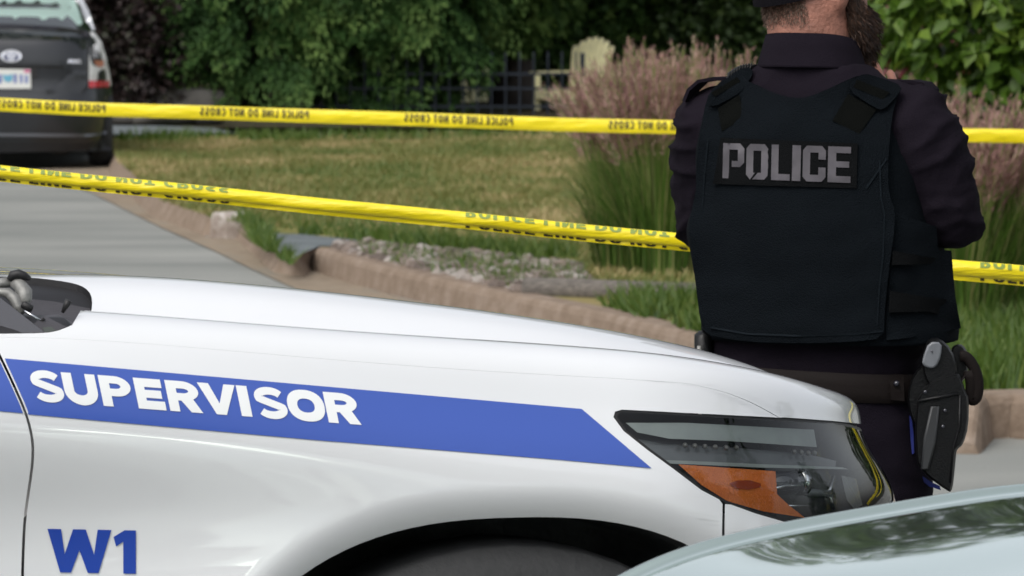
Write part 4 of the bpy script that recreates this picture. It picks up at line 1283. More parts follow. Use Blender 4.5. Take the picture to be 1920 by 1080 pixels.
blH = [(np.array([XD(740, D), D + 1.0, 4.8]), np.array([3.2, 2.8, 2.2])), (np.array([XD(780, D), D + .4, 7.2]), np.array([2.8, 2.4, 2.6]))]
P, Nn = crown_points(blH, 500, front=False); b_ = foliage(P, Nn, 10, .8, .26, .42)
V, Fc, T = cat_leaves([a, b_]); mesh("crown", V, Fc, M_lf6, tB, smooth=False, tint=T)
trunk(tB, (XD(957, D), D, .1), 7, .17, [(.2, (-1, -.5, .6), 1.6, .06), (.28, (.7, -.3, .7), 1.4, .05), (.4, (-.7, .3, .8), 2.4, .06)])
# --- purple leaved shrub by the car
D = 50.5
tC = empty("purple_shrub", (XD(215, D), D, .1)); tag(tC, "tall shrub with dark purple leaves behind the grey hatchback", "shrub")
blC = [B(225, 40, D, .55, .6, .8), B(180, 90, D, .5, .5, .6), B(260, 100, D, .45, .5, .5), B(200, -60, D, .9, .8, .9), B(110, 20, D, .9, .8, 1.1), B(0, 0, D, 1.0, .8, 1.3), B(250, 150, D, .4, .4, .3)]
P, Nn = crown_points(blC, 1500, zmin=.15); a = foliage(P, Nn, 11, .34, .085, .36, .3, .4)
V, Fc, T = a; mesh("crown", V, Fc, M_lf3, tC, smooth=False, tint=T)
trunk(tC, (XD(215, D), D, .1), 2.2, .06, [(.3, (-1, 0, .8), 1.0, .03), (.35, (1, -.2, .8), .9, .03)], "stem")
# --- hedge shrubs behind the chair
for i, (px_, lab, mt, seed) in enumerate([(1060, "mid green shrub directly behind the yellow garden chair", M_lf6, 0), (1220, "dark hedge shrub with a few brown leaves between chair and officer", M_lf2, 1), (1380, "dark green shrub just left of the officer's head", M_lf2, 2), (1560, "dark shrub mostly hidden behind the officer's head", M_lf2, 3)]):
    D = 57.5 + .6 * (i % 2)
    sh = empty("hedge_shrub", (XD(px_, D), D + .6, .1)); tag(sh, lab, "shrub", "shrubs behind the garden chairs")
    bl_ = [B(px_, 60, D, 1.0, .9, 1.1), B(px_ - 60, 0, D, 1.0, .9, .9), B(px_ + 60, 10, D, 1.0, .9, 1.0), B(px_, -90, D, 1.4, 1.0, 1.1), B(px_ + 20, 150, D, .9, .8, .7)]
    P, Nn = crown_points(bl_, 1100, zmin=.15); V, Fc, T = foliage(P, Nn, 12, .35, .095, .38, .2, .4)
    if i in (1, 2): T = np.where(rng.uniform(size=len(T) // 4).repeat(4) < .06, 1.0, T * .8)
    mesh("foliage", V, Fc, mt, sh, smooth=False, tint=T)
    trunk(sh, (XD(px_, D), D + .6, .1), 2.0, .06, [(.3, (-1, 0, .9), 1.0, .03), (.3, (1, 0, .9), 1.0, .03)], "stem")
# --- right: broad leaved bright shrub, crimson shrub
D = 27.0
sR = empty("broad_leaved_shrub", (XD(1840, D), D + .3, .1)); tag(sR, "bright green broad leaved shrub at the right edge above the pink grass plumes", "shrub")
blR = [B(1830, 20, D, .42, .45, .36), B(1920, 60, D, .42, .45, .42), B(1760, -20, D, .36, .4, .24), B(1880, 150, D, .28, .3, .22), B(1960, 170, D, .35, .35, .4), B(1820, 110, D, .28, .3, .22), B(1900, -60, D, .6, .5, .35), B(1980, 330, D + .2, .4, .4, .5), B(1930, 260, D, .25, .3, .3), B(1880, 60, D+.2, .5, .45, .4)]
P, Nn = crown_points(blR, 620, zmin=.15); V, Fc, T = foliage(P, Nn, 8, .20, .115, .30, .35, .55)
mesh("foliage", V, Fc, M_lf4, sR, smooth=False, tint=T)
trunk(sR, (XD(1840, D), D + .3, .1), 1.7, .035, [(.2, (-1, 0, .9), .7, .02), (.25, (1, 0, .9), .7, .02), (.4, (.3, -.3, 1), .6, .015)], "stem")
sX = empty("crimson_shrub", (XD(1690, 30), 30, .1)); tag(sX, "small crimson leaved shrub just right of the officer's beard", "shrub")
blX = [B(1700, 90, 30, .30, .3, .24), B(1660, 60, 30, .25, .3, .2), B(1740, 130, 30, .25, .25, .16), B(1690, 180, 30, .3, .3, .3)]
P, Nn = crown_points(blX, 260, zmin=.15); V, Fc, T = foliage(P, Nn, 9, .18, .08, .30, .35, .55)
mesh("foliage", V, Fc, M_lf5, sX, smooth=False, tint=T)
trunk(sX, (XD(1690, 30), 30, .1), 1.0, .025, [(.3, (-1, 0, .9), .4, .012), (.3, (1, 0, .9), .4, .012)], "stem")
D = 33.0
sY = empty("hedge_shrub", (XD(1800, D), D, .1)); tag(sY, "dark leafy shrub behind the bright broad leaved one at the right edge", "shrub", "shrubs behind the garden chairs")
P, Nn = crown_points([B(1700, 0, D, .7, .6, .6), B(1840, 0, D, .8, .6, .7), B(1960, 60, D, .8, .6, .8), B(1700, 130, D, .6, .5, .5), B(1850, 180, D, .8, .6, .5), B(1960, 300, D, .8, .6, .6), B(1760, 240, D, .6, .5, .4)], 1500, zmin=.12)
V, Fc, T = foliage(P, Nn, 11, .26, .085, .36, .3, .45); mesh("foliage", V, Fc, M_lf6, sY, smooth=False, tint=T * .7)
trunk(sY, (XD(1800, D), D, .1), 1.5, .05, [(.3, (-1, 0, .9), .9, .03), (.3, (1, 0, .9), .9, .03)], "stem")

# --- woods closing the view, and the tree line across the street behind the viewer
def woods(name, label, cx_list, y, zt, wid, n, leafsz, m, ylo=0.1):
    parts = []
    bl_ = []
    for x_ in cx_list:
        for z_ in np.arange(.5, zt, 1.9):
            bl_.append((np.array([x_ + rng.uniform(-1, 1), y + rng.uniform(-1.5, 1.5), z_]), np.array([wid, 1.8, 1.9]) * rng.uniform(.8, 1.15)))
    P, Nn = crown_points(bl_, n, front=False, zmin=ylo)
    V, Fc, T = foliage(P, Nn, 9, leafsz * 2.4, leafsz, .42, .3, .4)
    return tag(mesh(name, V, Fc, m, smooth=False, tint=T), label, kind='stuff')
woods("woods", "dark wood closing the view behind the gardens", np.arange(-24, 30, 3.2), 66, 16, 2.4, 8500, .42, M_lf2)
woods("treeline", "line of street trees across the road", np.arange(-26, 27, 4.2), -24, 9.5, 2.9, 4600, .5, M_lf2, .1)
for _x, _y, _h, _l in ((19, 4, 9, 'tall street tree out of frame on the right, opposite the gravel bed'), (24, -9, 12, 'tallest street tree out of frame on the right, behind the viewer'), (14, -17, 8, 'lower street tree out of frame behind the silver car'), (21, 16, 7, 'small street tree out of frame beyond the right kerb')):
    _t = empty('street_tree', (_x, _y, .1)); tag(_t, _l, 'tree', 'street trees out of frame')
    _b = [(np.array([_x + rng.uniform(-1, 1), _y + rng.uniform(-1, 1), _z]), np.array([2.0, 2.0, 1.5])) for _z in np.arange(_h * .35, _h, 1.3)]
    P, Nn = crown_points(_b, 600, front=False); V, Fc, T = foliage(P, Nn, 9, .9, .34, .42); mesh('crown', V, Fc, M_lf6, _t, smooth=False, tint=T); trunk(_t, (_x, _y, .1), _h * .9, .2, [(.3, (1, 0, .8), 2, .07), (.35, (-1, .3, .8), 2, .07)])

# ------------------------------------------------------------------ feather reed grass
M_stem = leaf_mat("reed_stems", (.045, .10, .015), (.105, .19, .03), (.27, .27, .10), rough=.5, transl=.3)
M_plume = leaf_mat("reed_plumes", (.20, .10, .10), (.42, .245, .215), (.64, .46, .38), rough=.8, transl=.3)
def reed_clump(px_, D, label, nst, hgt=1.38, spread=.52, sd=0, plume_z=.63, first=False, leafh=.85):
    x0_ = XD(px_, D); base = np.array([x0_, D, ZL])
    root = empty("reed_grass_clump", tuple(base)); tag(root, label, "ornamental grass", "clumps of pink plumed reed grass")
    V = []; Fc = []; T = []; n = 0
    PV, PF, PT = [], [], []; pn = 0
    # stems as thin three-sided ribbons
    for i in range(nst):
        a = rng.uniform(0, 2 * np.pi); r0 = rng.uniform(0, .17); le = spread * rng.uniform(.05, 1.0); h = hgt * rng.uniform(.82, 1.06) * (1 - .10 * le / spread)
        d = np.array([math.cos(a), math.sin(a) * .8, 0])
        t = np.linspace(0, 1, 7)[:, None]
        pts = base + d * r0 + d * le * (t ** 1.9) + np.array([0, 0, 1]) * h * (t - .07 * t ** 3 * le / spread)
        side = np.array([1.0, 0, 0]) * .0022
        vv = np.concatenate([pts - side, pts + side]); k = len(pts)
        V.append(vv); Fc += [(j + n, j + 1 + n, j + 1 + k + n, j + k + n) for j in range(k - 1)]; n += len(vv); T += [rng.uniform(.5, 1)] * len(vv)
        # plume along the top
        m_ = 34
        s_ = rng.uniform(plume_z, 1.0, m_) ** .8
        s_ = np.clip(plume_z + (1 - plume_z) * rng.beta(1.3, 1.3, m_), 0, 1)
        q = base + d * r0 + d * le * (s_[:, None] ** 1.9) + np.array([0, 0, 1]) * h * (s_[:, None] - .07 * s_[:, None] ** 3 * le / spread)
        tang = unit(pts[-1] - pts[-3])
        env = .5 + 1.0 * np.sin(np.pi * (s_ - plume_z) / (1 - plume_z))
        ax = unit(tang * 1.25 + rng.normal(0, .38, (m_, 3)))
        nr = unit(rng.normal(size=(m_, 3))); nr = unit(nr - ax * (nr * ax).sum(1, keepdims=True))
        Lp = .034 * env * rng.uniform(.6, 1.4, m_)
        v_, f_ = leaf_quads(q + rng.normal(0, .004, (m_, 3)) * env[:, None], ax, nr, Lp + .012, np.full(m_, .0036), .1)
        PV.append(v_); PF.append(f_ + pn); pn += len(v_); PT.append(np.repeat(np.clip(rng.normal(.5, .2) + rng.normal(0, .12, m_), 0, 1), 4))
    # basal leaves
    for i in range(int(nst * 3.2)):
        a = rng.uniform(0, 2 * np.pi); r0 = rng.uniform(0, .20); le = rng.uniform(.05, .42); h = leafh * rng.uniform(.45, 1.1)
        d = np.array([math.cos(a), math.sin(a) * .8, 0])
        t = np.linspace(0, 1, 6)[:, None]
        pts = base + d * r0 + d * le * t ** 1.7 + np.array([0, 0, 1]) * h * (t - .22 * t ** 3)
        w_ = .0045 * (1.05 - t) ** .6
        side = np.array([math.cos(a + 1.2), math.sin(a + 1.2), 0]) * w_
        vv = np.concatenate([pts - side, pts + side]); k = len(pts)
        V.append(vv); Fc += [(j + n, j + 1 + n, j + 1 + k + n, j + k + n) for j in range(k - 1)]; n += len(vv); T += [rng.uniform(0, .6) if rng.uniform() > .12 else .95] * len(vv)
    mesh("stems", np.concatenate(V), np.array(Fc), M_stem, root, smooth=False, tint=T)
    mesh("plumes", np.concatenate(PV), np.concatenate(PF), M_plume, root, smooth=False, tint=np.concatenate(PT))
reed_clump(1178, 26.0, "pink plumed reed grass clump nearest the yellow chair, at the end of the gravel bed", 220, 1.17, .28)
reed_clump(1235, 25.6, "pink plumed reed grass clump just left of the officer's arm", 220, 1.21, .38)
reed_clump(1340, 26.4, "pink plumed reed grass clump half hidden behind the officer's left shoulder", 170, 1.20, .42)
reed_clump(1195, 27.2, "reed grass clump in the second row behind the two left clumps", 120, 1.18, .46)
reed_clump(1800, 21.6, "reed grass clump directly behind the officer's right elbow", 130, 1.03, .34)
reed_clump(1885, 21.9, "reed grass clump at the right edge of the picture above the kerb end", 130, 1.04, .36)
reed_clump(1965, 22.6, "reed grass clump cut by the right edge of the picture", 120, 1.06, .42)
reed_clump(1740, 23.4, "reed grass clump with plumes showing over the officer's right shoulder", 120, 1.10, .4)

# ------------------------------------------------------------------ black metal fence
M_iron = mat("black_iron", (.014, .02, .03), rough=.45, metal=.3)
D = 50.7
fe = empty("metal_fence", (XD(560, D), D, .1)); tag(fe, "black metal picket fence in front of the trees and garden chairs", "fence")
z0 = .1; zt = ZD(102, D)
i = 0
for px_ in np.arange(552, 1090, 26.4):
    x_ = XD(px_, D)
    mb = MB(); mb.box((x_, D, (z0 + zt) / 2), (.018, .018, zt - z0)); mb.tube([(x_, D, zt), (x_, D, zt + .035)], [.016, .002], 6)
    mb.build("picket", M_iron, fe, smooth=False)
for zz_ in (ZD(138, D), ZD(165, D), .2):
    mb = MB(); mb.box(((XD(552, D) + XD(1086, D)) / 2, D + .024, zz_), (XD(1100, D) - XD(545, D), .020, .026)); mb.build("rail", M_iron, fe, smooth=False)
for px_ in (548, 790, 1092):
    mb = MB(); mb.box((XD(px_, D), D + .06, (z0 + zt) / 2), (.05, .05, zt - z0 + .04), None, .006); mb.build("fence_post", M_iron, fe, smooth=False)

# ------------------------------------------------------------------ slatted garden chairs
M_yel = mat("pale_yellow_paint", (.90, .84, .50), rough=.55, var=.08, vscale=5)
def garden_chair(px_, D, yaw, label, zup=0.0, ref=None):
    loc = Vector((XD(px_, D), D, .11 + zup))
    Mx = Matrix.Translation(loc) @ Matrix.Rotation(yaw, 4, 'Z')
    root = empty("garden_chair", Mx); tag(root, label, "garden chair", "pale yellow slatted garden chairs")
    A = np.array(Mx); A[:3, :3] *= .88
    def W(mb):
        mb.V = [v @ A[:3, :3].T + A[:3, 3] for v in mb.V]; return mb
    # local: front = -Y, seat 0.37 high
    nb = 7
    for i in range(nb):
        f = (i - (nb - 1) / 2) / ((nb - 1) / 2)
        top = .72 * (1 - .16 * f * f)
        mb = MB(); w_ = .078
        x0_, x1_ = f * .20, f * .285
        y0_, z0_ = .12, .30; y1_ = y0_ + top * .34; z1_ = z0_ + top * .95
        ws0, ws1 = .030, .043
        V = []
        for (x_, y_, z_, w2) in ((x0_, y0_, z0_, ws0), (x1_ * .97, y0_ + (y1_ - y0_) * .9, z0_ + (z1_ - z0_) * .92, ws1), (x1_, y1_, z1_, ws1 * .55)):
            V += [(x_ - w2, y_, z_), (x_ + w2, y_, z_), (x_ + w2, y_ + .02, z_ + .005), (x_ - w2, y_ + .02, z_ + .005)]
        Fc = [(0, 1, 5, 4), (1, 2, 6, 5), (2, 3, 7, 6), (3, 0, 4, 7), (4, 5, 9, 8), (5, 6, 10, 9), (6, 7, 11, 10), (7, 4, 8, 11), (8, 9, 10, 11), (3, 2, 1, 0)]
        mb.add(V, Fc); W(mb).build("back_slat", M_yel, root, smooth=False)
    for k in range(6):
        mb = MB(); mb.box((0, -.42 + k * .092, .375 - k * .018), (.52, .08, .02)); W(mb).build("seat_slat", M_yel, root, smooth=False)
    mb = MB(); mb.box((0, -.475, .31), (.56, .022, .14)); W(mb).build("front_apron", M_yel, root, smooth=False)
    mb = MB(); mb.box((0, .30, .60), (.62, .03, .06)); W(mb).build("back_rail", M_yel, root, smooth=False)
    for s_ in (-1, 1):
        mb = MB(); mb.box((s_ * .33, -.10, .56), (.13, .74, .024)); W(mb).build("armrest", M_yel, root, smooth=False)
        mb = MB(); mb.box((s_ * .31, -.42, .275), (.03, .10, .55)); W(mb).build("leg", M_yel, root, smooth=False)
        V = [(s_ * .285, -.47, .25), (s_ * .285, -.47, .36), (s_ * .285, .42, .0), (s_ * .285, .42, .10)]
        V = V + [(x_ + s_ * .022, y_, z_) for x_, y_, z_ in V]
        mb = MB(); mb.add(V, [(0, 1, 3, 2), (4, 6, 7, 5), (0, 4, 5, 1), (2, 3, 7, 6), (1, 5, 7, 3), (0, 2, 6, 4)]); W(mb).build("leg", M_yel, root, smooth=False)
    return root
garden_chair(1083, 52.3, R(-38), "pale yellow slatted garden chair with its fan back above the pink grass", -.08)
garden_chair(893, 55.5, R(25), "second pale yellow garden chair, half hidden left of the dark tree trunk", -.2)
# ================================================================== the officer, seen from behind
OD = 8.5
def op(px_, py_, D=OD): return pix(px_, py_, D)
def loft(rings, ns=44, m=None, cap=True, e=2.4, cols=40):
    """rings: (px centre, row, a, b, yaw deg, dD) -> closed loft, smooth along its height"""
    rings = sorted(rings, key=lambda r_: r_[1])
    A = np.array([list(r_) + [0] * (6 - len(r_)) for r_ in rings], float)
    rows_ = np.linspace(A[0, 1], A[-1, 1], ns)
    fs = [cspline(A[:, 1], A[:, k]) for k in (0, 2, 3, 4, 5)]
    V = []
    t = np.linspace(0, 2 * np.pi, cols, endpoint=False)
    for r_ in rows_:
        c = op(fs[0](r_), r_, OD + float(fs[4](r_)))
        a, b, yw = float(fs[1](r_)), float(fs[2](r_)), R(float(fs[3](r_)))
        rv = np.array([math.cos(yw), -math.sin(yw), 0]); fv = np.array([math.sin(yw), math.cos(yw), 0])
        ct, st_ = np.cos(t), np.sin(t)
        V.append(c + np.outer(a * np.sign(ct) * np.abs(ct) ** (2 / e), rv) + np.outer(b * np.sign(st_) * np.abs(st_) ** (2 / e), fv))
    V = np.concatenate(V)
    Fc = [(i * cols + j, i * cols + (j + 1) % cols, (i + 1) * cols + (j + 1) % cols, (i + 1) * cols + j) for i in range(ns - 1) for j in range(cols)]
    if cap: Fc += [tuple(range(cols - 1, -1, -1)), tuple(range((ns - 1) * cols, ns * cols))]
    return V, Fc
def remesh(mb, vox, smooth_it=6, wr=None):
    me = bpy.data.meshes.new("tmp"); me.from_pydata([tuple(v) for v in np.concatenate(mb.V)], [], mb.F)
    o = bpy.data.objects.new("tmp", me); COL.objects.link(o)
    m = o.modifiers.new("r", 'REMESH'); m.mode = 'VOXEL'; m.voxel_size = vox; m.use_smooth_shade = True
    if smooth_it:
        k = o.modifiers.new("s", 'SMOOTH'); k.factor = .5; k.iterations = smooth_it
    dg = bpy.context.evaluated_depsgraph_get(); dg.update()
    ev = o.evaluated_get(dg); m2 = ev.to_mesh()
    nv = len(m2.vertices); V = np.zeros(nv * 3); m2.vertices.foreach_get("co", V); V = V.reshape(-1, 3)
    N = np.zeros(nv * 3); m2.vertices.foreach_get("normal", N); N = N.reshape(-1, 3)
    Fc = [tuple(p.vertices) for p in m2.polygons]
    ev.to_mesh_clear(); bpy.data.objects.remove(o); bpy.data.meshes.remove(me)
    if wr is not None: V = V + N * wr(V)[:, None]
    return V, Fc
M_skin = mat("skin", (.30, .135, .095), rough=.5, var=.22, vscale=30, bump=.3, bscale=160, spec=.4)
M_shirt = mat("dark_uniform_shirt", (.0105, .0082, .0125), rough=.95, bump=.3, bscale=420, spec=.06, var=.1, vscale=8)
M_vest = mat("dark_carrier_vest", (.0050, .0068, .0088), rough=.95, bump=.5, bscale=420, spec=.05, var=.12, vscale=7)
M_velcro = mat("velcro", (.005, .0055, .005), rough=.98, bump=.5, bscale=600, spec=.03)
M_trou = mat("uniform_trousers", (.0095, .0075, .012), rough=.95, bump=.3, bscale=420, spec=.06, var=.12, vscale=9)
M_leather = mat("duty_belt_leather", (.008, .0055, .005), rough=.7, spec=.15, bump=.1, bscale=200)
M_holster = mat("holster_polymer", (.0035, .0037, .0042), spec=.3, rough=.4, bump=.15, bscale=300)
M_beard = mat("brown_beard", (.035, .016, .008), rough=.8, var=.5, vscale=60, bump=.8, bscale=160, stretch=(1, 1, .35))
M_refl = mat("grey_patch_letters", (.060, .055, .064), rough=.6, var=.18, vscale=25)
M_blackcloth = mat("black_patch", (.0055, .006, .0065), rough=.95, bump=.4, bscale=500, spec=.04)
M_grey = mat("grey_magazine_plate", (.15, .16, .175), rough=.4, var=.08, vscale=50)
M_pipe = mat("blue_piping", (.004, .012, .14), rough=.7)
M_capm = mat("black_cap", (.006, .0055, .007), rough=.95, bump=.3, bscale=500, spec=.05)
M_gold = mat("brass_pin", (.60, .48, .14), rough=.3, metal=.8)
M_boot = mat("black_boots", (.012, .012, .012), rough=.4)

gz_o = float(ground_z(OD))
person = empty("person", (XD(1520, OD), OD, gz_o))
tag(person, "police officer with a brown beard seen from behind in a dark vest reading POLICE", "person")
def P3(px_, py_, dD=0.0): return op(px_, py_, OD + dD)
hip_z = 0.98
# ---- hands
def hand(mb, wrist, d, nrm, curl=.5, s=1.0, mirror_=1):
    """palm along d from the wrist, nrm = back of the hand; five fingers of their own"""
    d = unit(np.array(d, float)); nrm = unit(np.array(nrm, float) - d * np.dot(nrm, d)); sd_ = np.cross(d, nrm) * mirror_
    pc = wrist + d * .048 * s
    mb.tube([wrist - d * .02, wrist + d * .005, pc, wrist + d * .085 * s], [.024, .026, .036, .034], 14, sq=(1.15, .48)) if False else None
    M3 = np.stack([sd_, d, nrm], 1)
    mb.ball(pc, (.040 * s, .050 * s, .0155 * s), 14, 10, M3)
    mb.ball(wrist + d * .02, (.030 * s, .035 * s, .019 * s), 12, 8, M3)
    for i, (off, ln, r_) in enumerate([(-.028, .070, .0082), (-.0095, .080, .0086), (.0095, .075, .0083), (.027, .060, .0074)]):
        p = pc + d * (.042 - .25 * abs(off)) * s + sd_ * off * s
        pts = [p - d * .02]; dirn = d + sd_ * off * 1.2
        ang = 0
        for j, seg in enumerate((.42, .32, .26)):
            ang += curl * (.75 + .12 * i) * (1.0 if j else .6)
            dd = unit(dirn) * math.cos(ang) - nrm * math.sin(ang)
            pts.append(p); p = p + dd * ln * seg * s
        pts.append(p)
        mb.tube(pts, [r_ * s, r_ * s * 1.05, r_ * s, r_ * s * .93, r_ * s * .78], 8); mb.ball(p, r_ * s * .78, 8, 6)
    p = wrist + d * .028 * s - sd_ * .026 * s
    t1 = p + (d * .6 - sd_ * .75 - nrm * .3) * .034 * s; t2 = t1 + (d * .85 - sd_ * .25 - nrm * .4) * .032 * s
    mb.tube([p, t1, t2], [.013 * s, .011 * s, .0085 * s], 8); mb.ball(t2, .0085 * s, 8, 6)
# ---- key joints
shR, elR, wrR = P3(1708, 232, -.07), P3(1782, 402, -.06), P3(1652, 210, .24)
shL, elL, wrL = P3(1332, 232, .07), P3(1318, 415, .17), P3(1500, 360, .30)
# ---- body, one continuous surface
bm_ = MB()
HY = R(60)      # the head is turned to his right
hf = np.array([math.sin(HY), math.cos(HY), 0]); hr = np.array([math.cos(HY), -math.sin(HY), 0]); hu = np.array([0, 0, 1.0])
hc = P3(1531, -36, .015)        # centre of the skull
HM = np.stack([hr, hf, hu], 1)
bm_.ball(hc + hu * .012 - hf * .012, (.078, .099, .098), 24, 18, HM)
bm_.ball(hc + hf * .022 - hu * .045, (.066, .076, .070), 20, 14, HM)            # face
bm_.ball(hc + hf * .044 - hu * .088, (.046, .048, .032), 16, 12, HM)            # chin
bm_.tube([hc + hf * .092 + hu * .012, hc + hf * .108 - hu * .018, hc + hf * .112 - hu * .034], [.008, .011, .013], 8)   # nose
bm_.ball(hc + hf * .092 - hu * .062, (.024, .010, .009), 10, 8, HM)             # mouth
for s_ in (-1, 1):
    bm_.ball(hc + hr * s_ * .030 + hf * .084 + hu * .014, (.020, .012, .008), 10, 8, HM)  # brow
    e0 = hc + hr * s_ * .077 - hf * .008
    bm_.ball(e0 - hu * .018 + hr * s_ * .012, (.012, .020, .034), 12, 8, HM)     # ear
    bm_.ball(e0 - hu * .047 + hr * s_ * .006 + hf * .004, (.008, .010, .012), 10, 8, HM)
nk = loft([(1505, -45, .070, .072, 30, .0), (1514, 10, .076, .072, 25, .0), (1520, 70, .074, .072, 20, .0), (1528, 120, .085, .080, 20, .0), (1525, 160, .11, .08, 20, 0)], 20)
bm_.add(*nk)
bt = loft([(1520, 150, .085, .06, 20), (1518, 190, .13, .075, 20), (1518, 250, .185, .105, 20), (1522, 350, .180, .112, 20), (1528, 480, .165, .105, 20), (1532, 600, .160, .105, 20), (1530, 720, .170, .115, 18), (1528, 800, .175, .120, 18), (1528, 850, .16, .11, 18)], 44)
bm_.add(*bt)
for a, b, c in ((shR, elR, wrR), (shL, elL, wrL)):
    bm_.tube([a, a * .5 + b * .5, b], [.050, .048, .040], 16); bm_.ball(a, .050, 14, 10); bm_.ball(b, .041, 12, 8)
    bm_.tube([b, b * .6 + c * .4, c], [.042, .042, .027], 14)
hdR = P3(1618, 132, .27) - wrR
hand(bm_, wrR, hdR, np.array([.3, -.9, .2]), .55, 1.0, -1)
hand(bm_, wrL, P3(1600, 340, .30) - wrL, np.array([0, .9, .3]), .8, 1.0, 1)
hipC = P3(1528, 800)
rv20 = np.array([math.cos(R(18)), -math.sin(R(18)), 0])
for s_ in (-1, 1):
    h0 = hipC + rv20 * s_ * .092; k0 = np.array([h0[0] + s_ * .035, h0[1] + .01, gz_o + .50]); a0 = np.array([h0[0] + s_ * .05, h0[1] - .01, gz_o + .08])
    bm_.tube([h0 + np.array([0, 0, .05]), h0 - np.array([0, 0, .1]), h0 * .5 + k0 * .5, k0, k0 * .5 + a0 * .5 + np.array([0, -.015, 0]), a0], [.085, .088, .075, .056, .054, .038], 16)
    bm_.ball(a0 + np.array([.02, .06, -.045]), (.042, .125, .035), 12, 8)
V, Fc = remesh(bm_, .0052, 4)
body = mesh("body", V, Fc, M_skin, person)
# eyes, cropped hair, beard, cap
for s_ in (-1, 1):
    MB().ball(hc + hr * s_ * .031 + hf * .086 - hu * .004, .0115, 12, 8).build("eye", mat("eye_white", (.7, .68, .65), rough=.2), person)
mb = MB()
mb.ball(hc + hf * .062 - hu * .082, (.058, .062, .050), 18, 12, HM)
mb.ball(hc + hf * .078 - hu * .112, (.046, .044, .050), 16, 12, HM)
mb.ball(hc + hf * .050 - hu * .132, (.042, .046, .040), 16, 12, HM)
for s_ in (-1, 1):
    mb.tube([hc + hr * s_ * .074 + hf * .020 + hu * .01, hc + hr * s_ * .071 + hf * .027 - hu * .03, hc + hr * s_ * .061 + hf * .036 - hu * .07, hc + hr * s_ * .040 + hf * .05 - hu * .105], [.010, .016, .024, .03], 10)
bw = lambda V: .0022 * np.array([mnoise.noise(Vector((v[0] * 160, v[1] * 160, v[2] * 55))) for v in V])
V, Fc = remesh(mb, .0045, 3, bw)
mesh("beard", V, Fc, M_beard, person)
# short bristles so that the beard's edge is hair, not a shell
bv = V[rng.integers(0, len(V), 5200)]; cc = hc + hf * .04 - hu * .08
ax = unit(unit(bv - cc) * .7 + np.array([0, 0, -1.0]) + hf * .25 + rng.normal(0, .25, bv.shape)); nr = unit(np.cross(ax, rng.normal(size=bv.shape)))
hv, hfc = leaf_quads(bv, ax, nr, rng.uniform(.010, .022, len(bv)), np.full(len(bv), .00055), .1)
mesh("beard_hair", hv, hfc, leaf_mat("beard_hairs", (.018, .008, .004), (.038, .017, .008), (.085, .038, .018), rough=.5, transl=0), person, smooth=False, tint=np.repeat(rng.uniform(0, 1, len(bv)), 4))
# cropped hair on the back of the head: thin shell of bristles above the nape
th_ = rng.uniform(0, 2 * np.pi, 9000); zz_ = rng.uniform(-.62, .9, 9000)
dv = np.stack([np.cos(th_) * np.sqrt(1 - zz_ ** 2), np.sin(th_) * np.sqrt(1 - zz_ ** 2), zz_], 1)
dv = dv[(dv[:, 1] < .12)]
hp = hc + hu * .012 - hf * .012 + (dv * np.array([.079, .100, .099])) @ HM.T
ax = unit((dv @ HM.T) * .6 + np.array([0, 0, -1.0])); nr = unit(np.cross(ax, rng.normal(size=hp.shape)))
hv, hfc = leaf_quads(hp, ax, nr, np.full(len(hp), .006), np.full(len(hp), .0005), .1)
mesh("cropped_hair", hv, hfc, leaf_mat("cropped_hairs", (.05, .028, .018), (.10, .06, .04), (.18, .12, .085), rough=.5, transl=0), person, smooth=False, tint=np.repeat(rng.uniform(0, 1, len(hp)), 4))
_bv = np.array([v.co[:] for v in body.data.vertices]) + np.array(person.location); _bn = np.array([v.normal[:] for v in body.data.vertices])
_pp = proj(_bv); _ok = np.where((_pp[:, 1] > -25) & (_pp[:, 1] < 52) & (_bn[:, 1] < .35) & ((_bv - hc) @ hf < .028) & (np.abs((_bv - hc) @ hr) < .066))[0]
_ii = rng.choice(_ok, 16000); _w = rng.uniform(size=16000) < np.clip((54 - _pp[_ii, 1]) / 45, 0, 1); _ii = _ii[_w]
hp = _bv[_ii] + rng.normal(0, .0022, (len(_ii), 3)); ax = unit(_bn[_ii] * .35 + np.array([0, 0, -1.0]) + rng.normal(0, .15, hp.shape)); nr = unit(np.cross(ax, rng.normal(size=hp.shape)))
hv, hfc = leaf_quads(hp, ax, nr, np.full(len(hp), .005), np.full(len(hp), .00042), .1)
mesh("nape_stubble", hv, hfc, leaf_mat("nape_hairs", (.05, .028, .018), (.10, .06, .04), (.20, .14, .10), rough=.5, transl=0), person, smooth=False, tint=np.repeat(rng.uniform(0, 1, len(hp)), 4))
mb = MB(); t = np.linspace(0, 2 * np.pi, 36, endpoint=False); cv = []
for i, (zz_, sc) in enumerate([(-.028, 1.065), (-.02, 1.075), (.015, 1.07), (.05, .98), (.085, .75), (.103, .45), (.11, .02)]):
    q = np.stack([np.cos(t) * .080 * sc, np.sin(t) * .102 * sc, np.full(36, zz_) + .012 + (.030 * np.sin(t) * (1 if i < 2 else .6) if i < 4 else 0)], 1)
    cv.append(hc - hf * .012 + q @ HM.T)
capf = [(i * 36 + j, i * 36 + (j + 1) % 36, (i + 1) * 36 + (j + 1) % 36, (i + 1) * 36 + j) for i in range(6) for j in range(36)]
cap = mesh("cap", np.concatenate(cv), capf, M_capm, person)
tt = np.linspace(.35, math.pi - .35, 16); pk = []
for k_, ext in ((0, 1.05), (1, 1.35), (2, 1.62)):
    pk.append(hc - hf * .012 + np.stack([np.cos(tt) * .080 * (1.06), np.sin(tt) * .102 * ext, np.full(16, .022 - .010 * k_)], 1) @ HM.T)
mesh("cap_peak", np.concatenate(pk), [(i * 16 + j, i * 16 + j + 1, (i + 1) * 16 + j + 1, (i + 1) * 16 + j) for i in range(2) for j in range(15)], M_capm, cap)

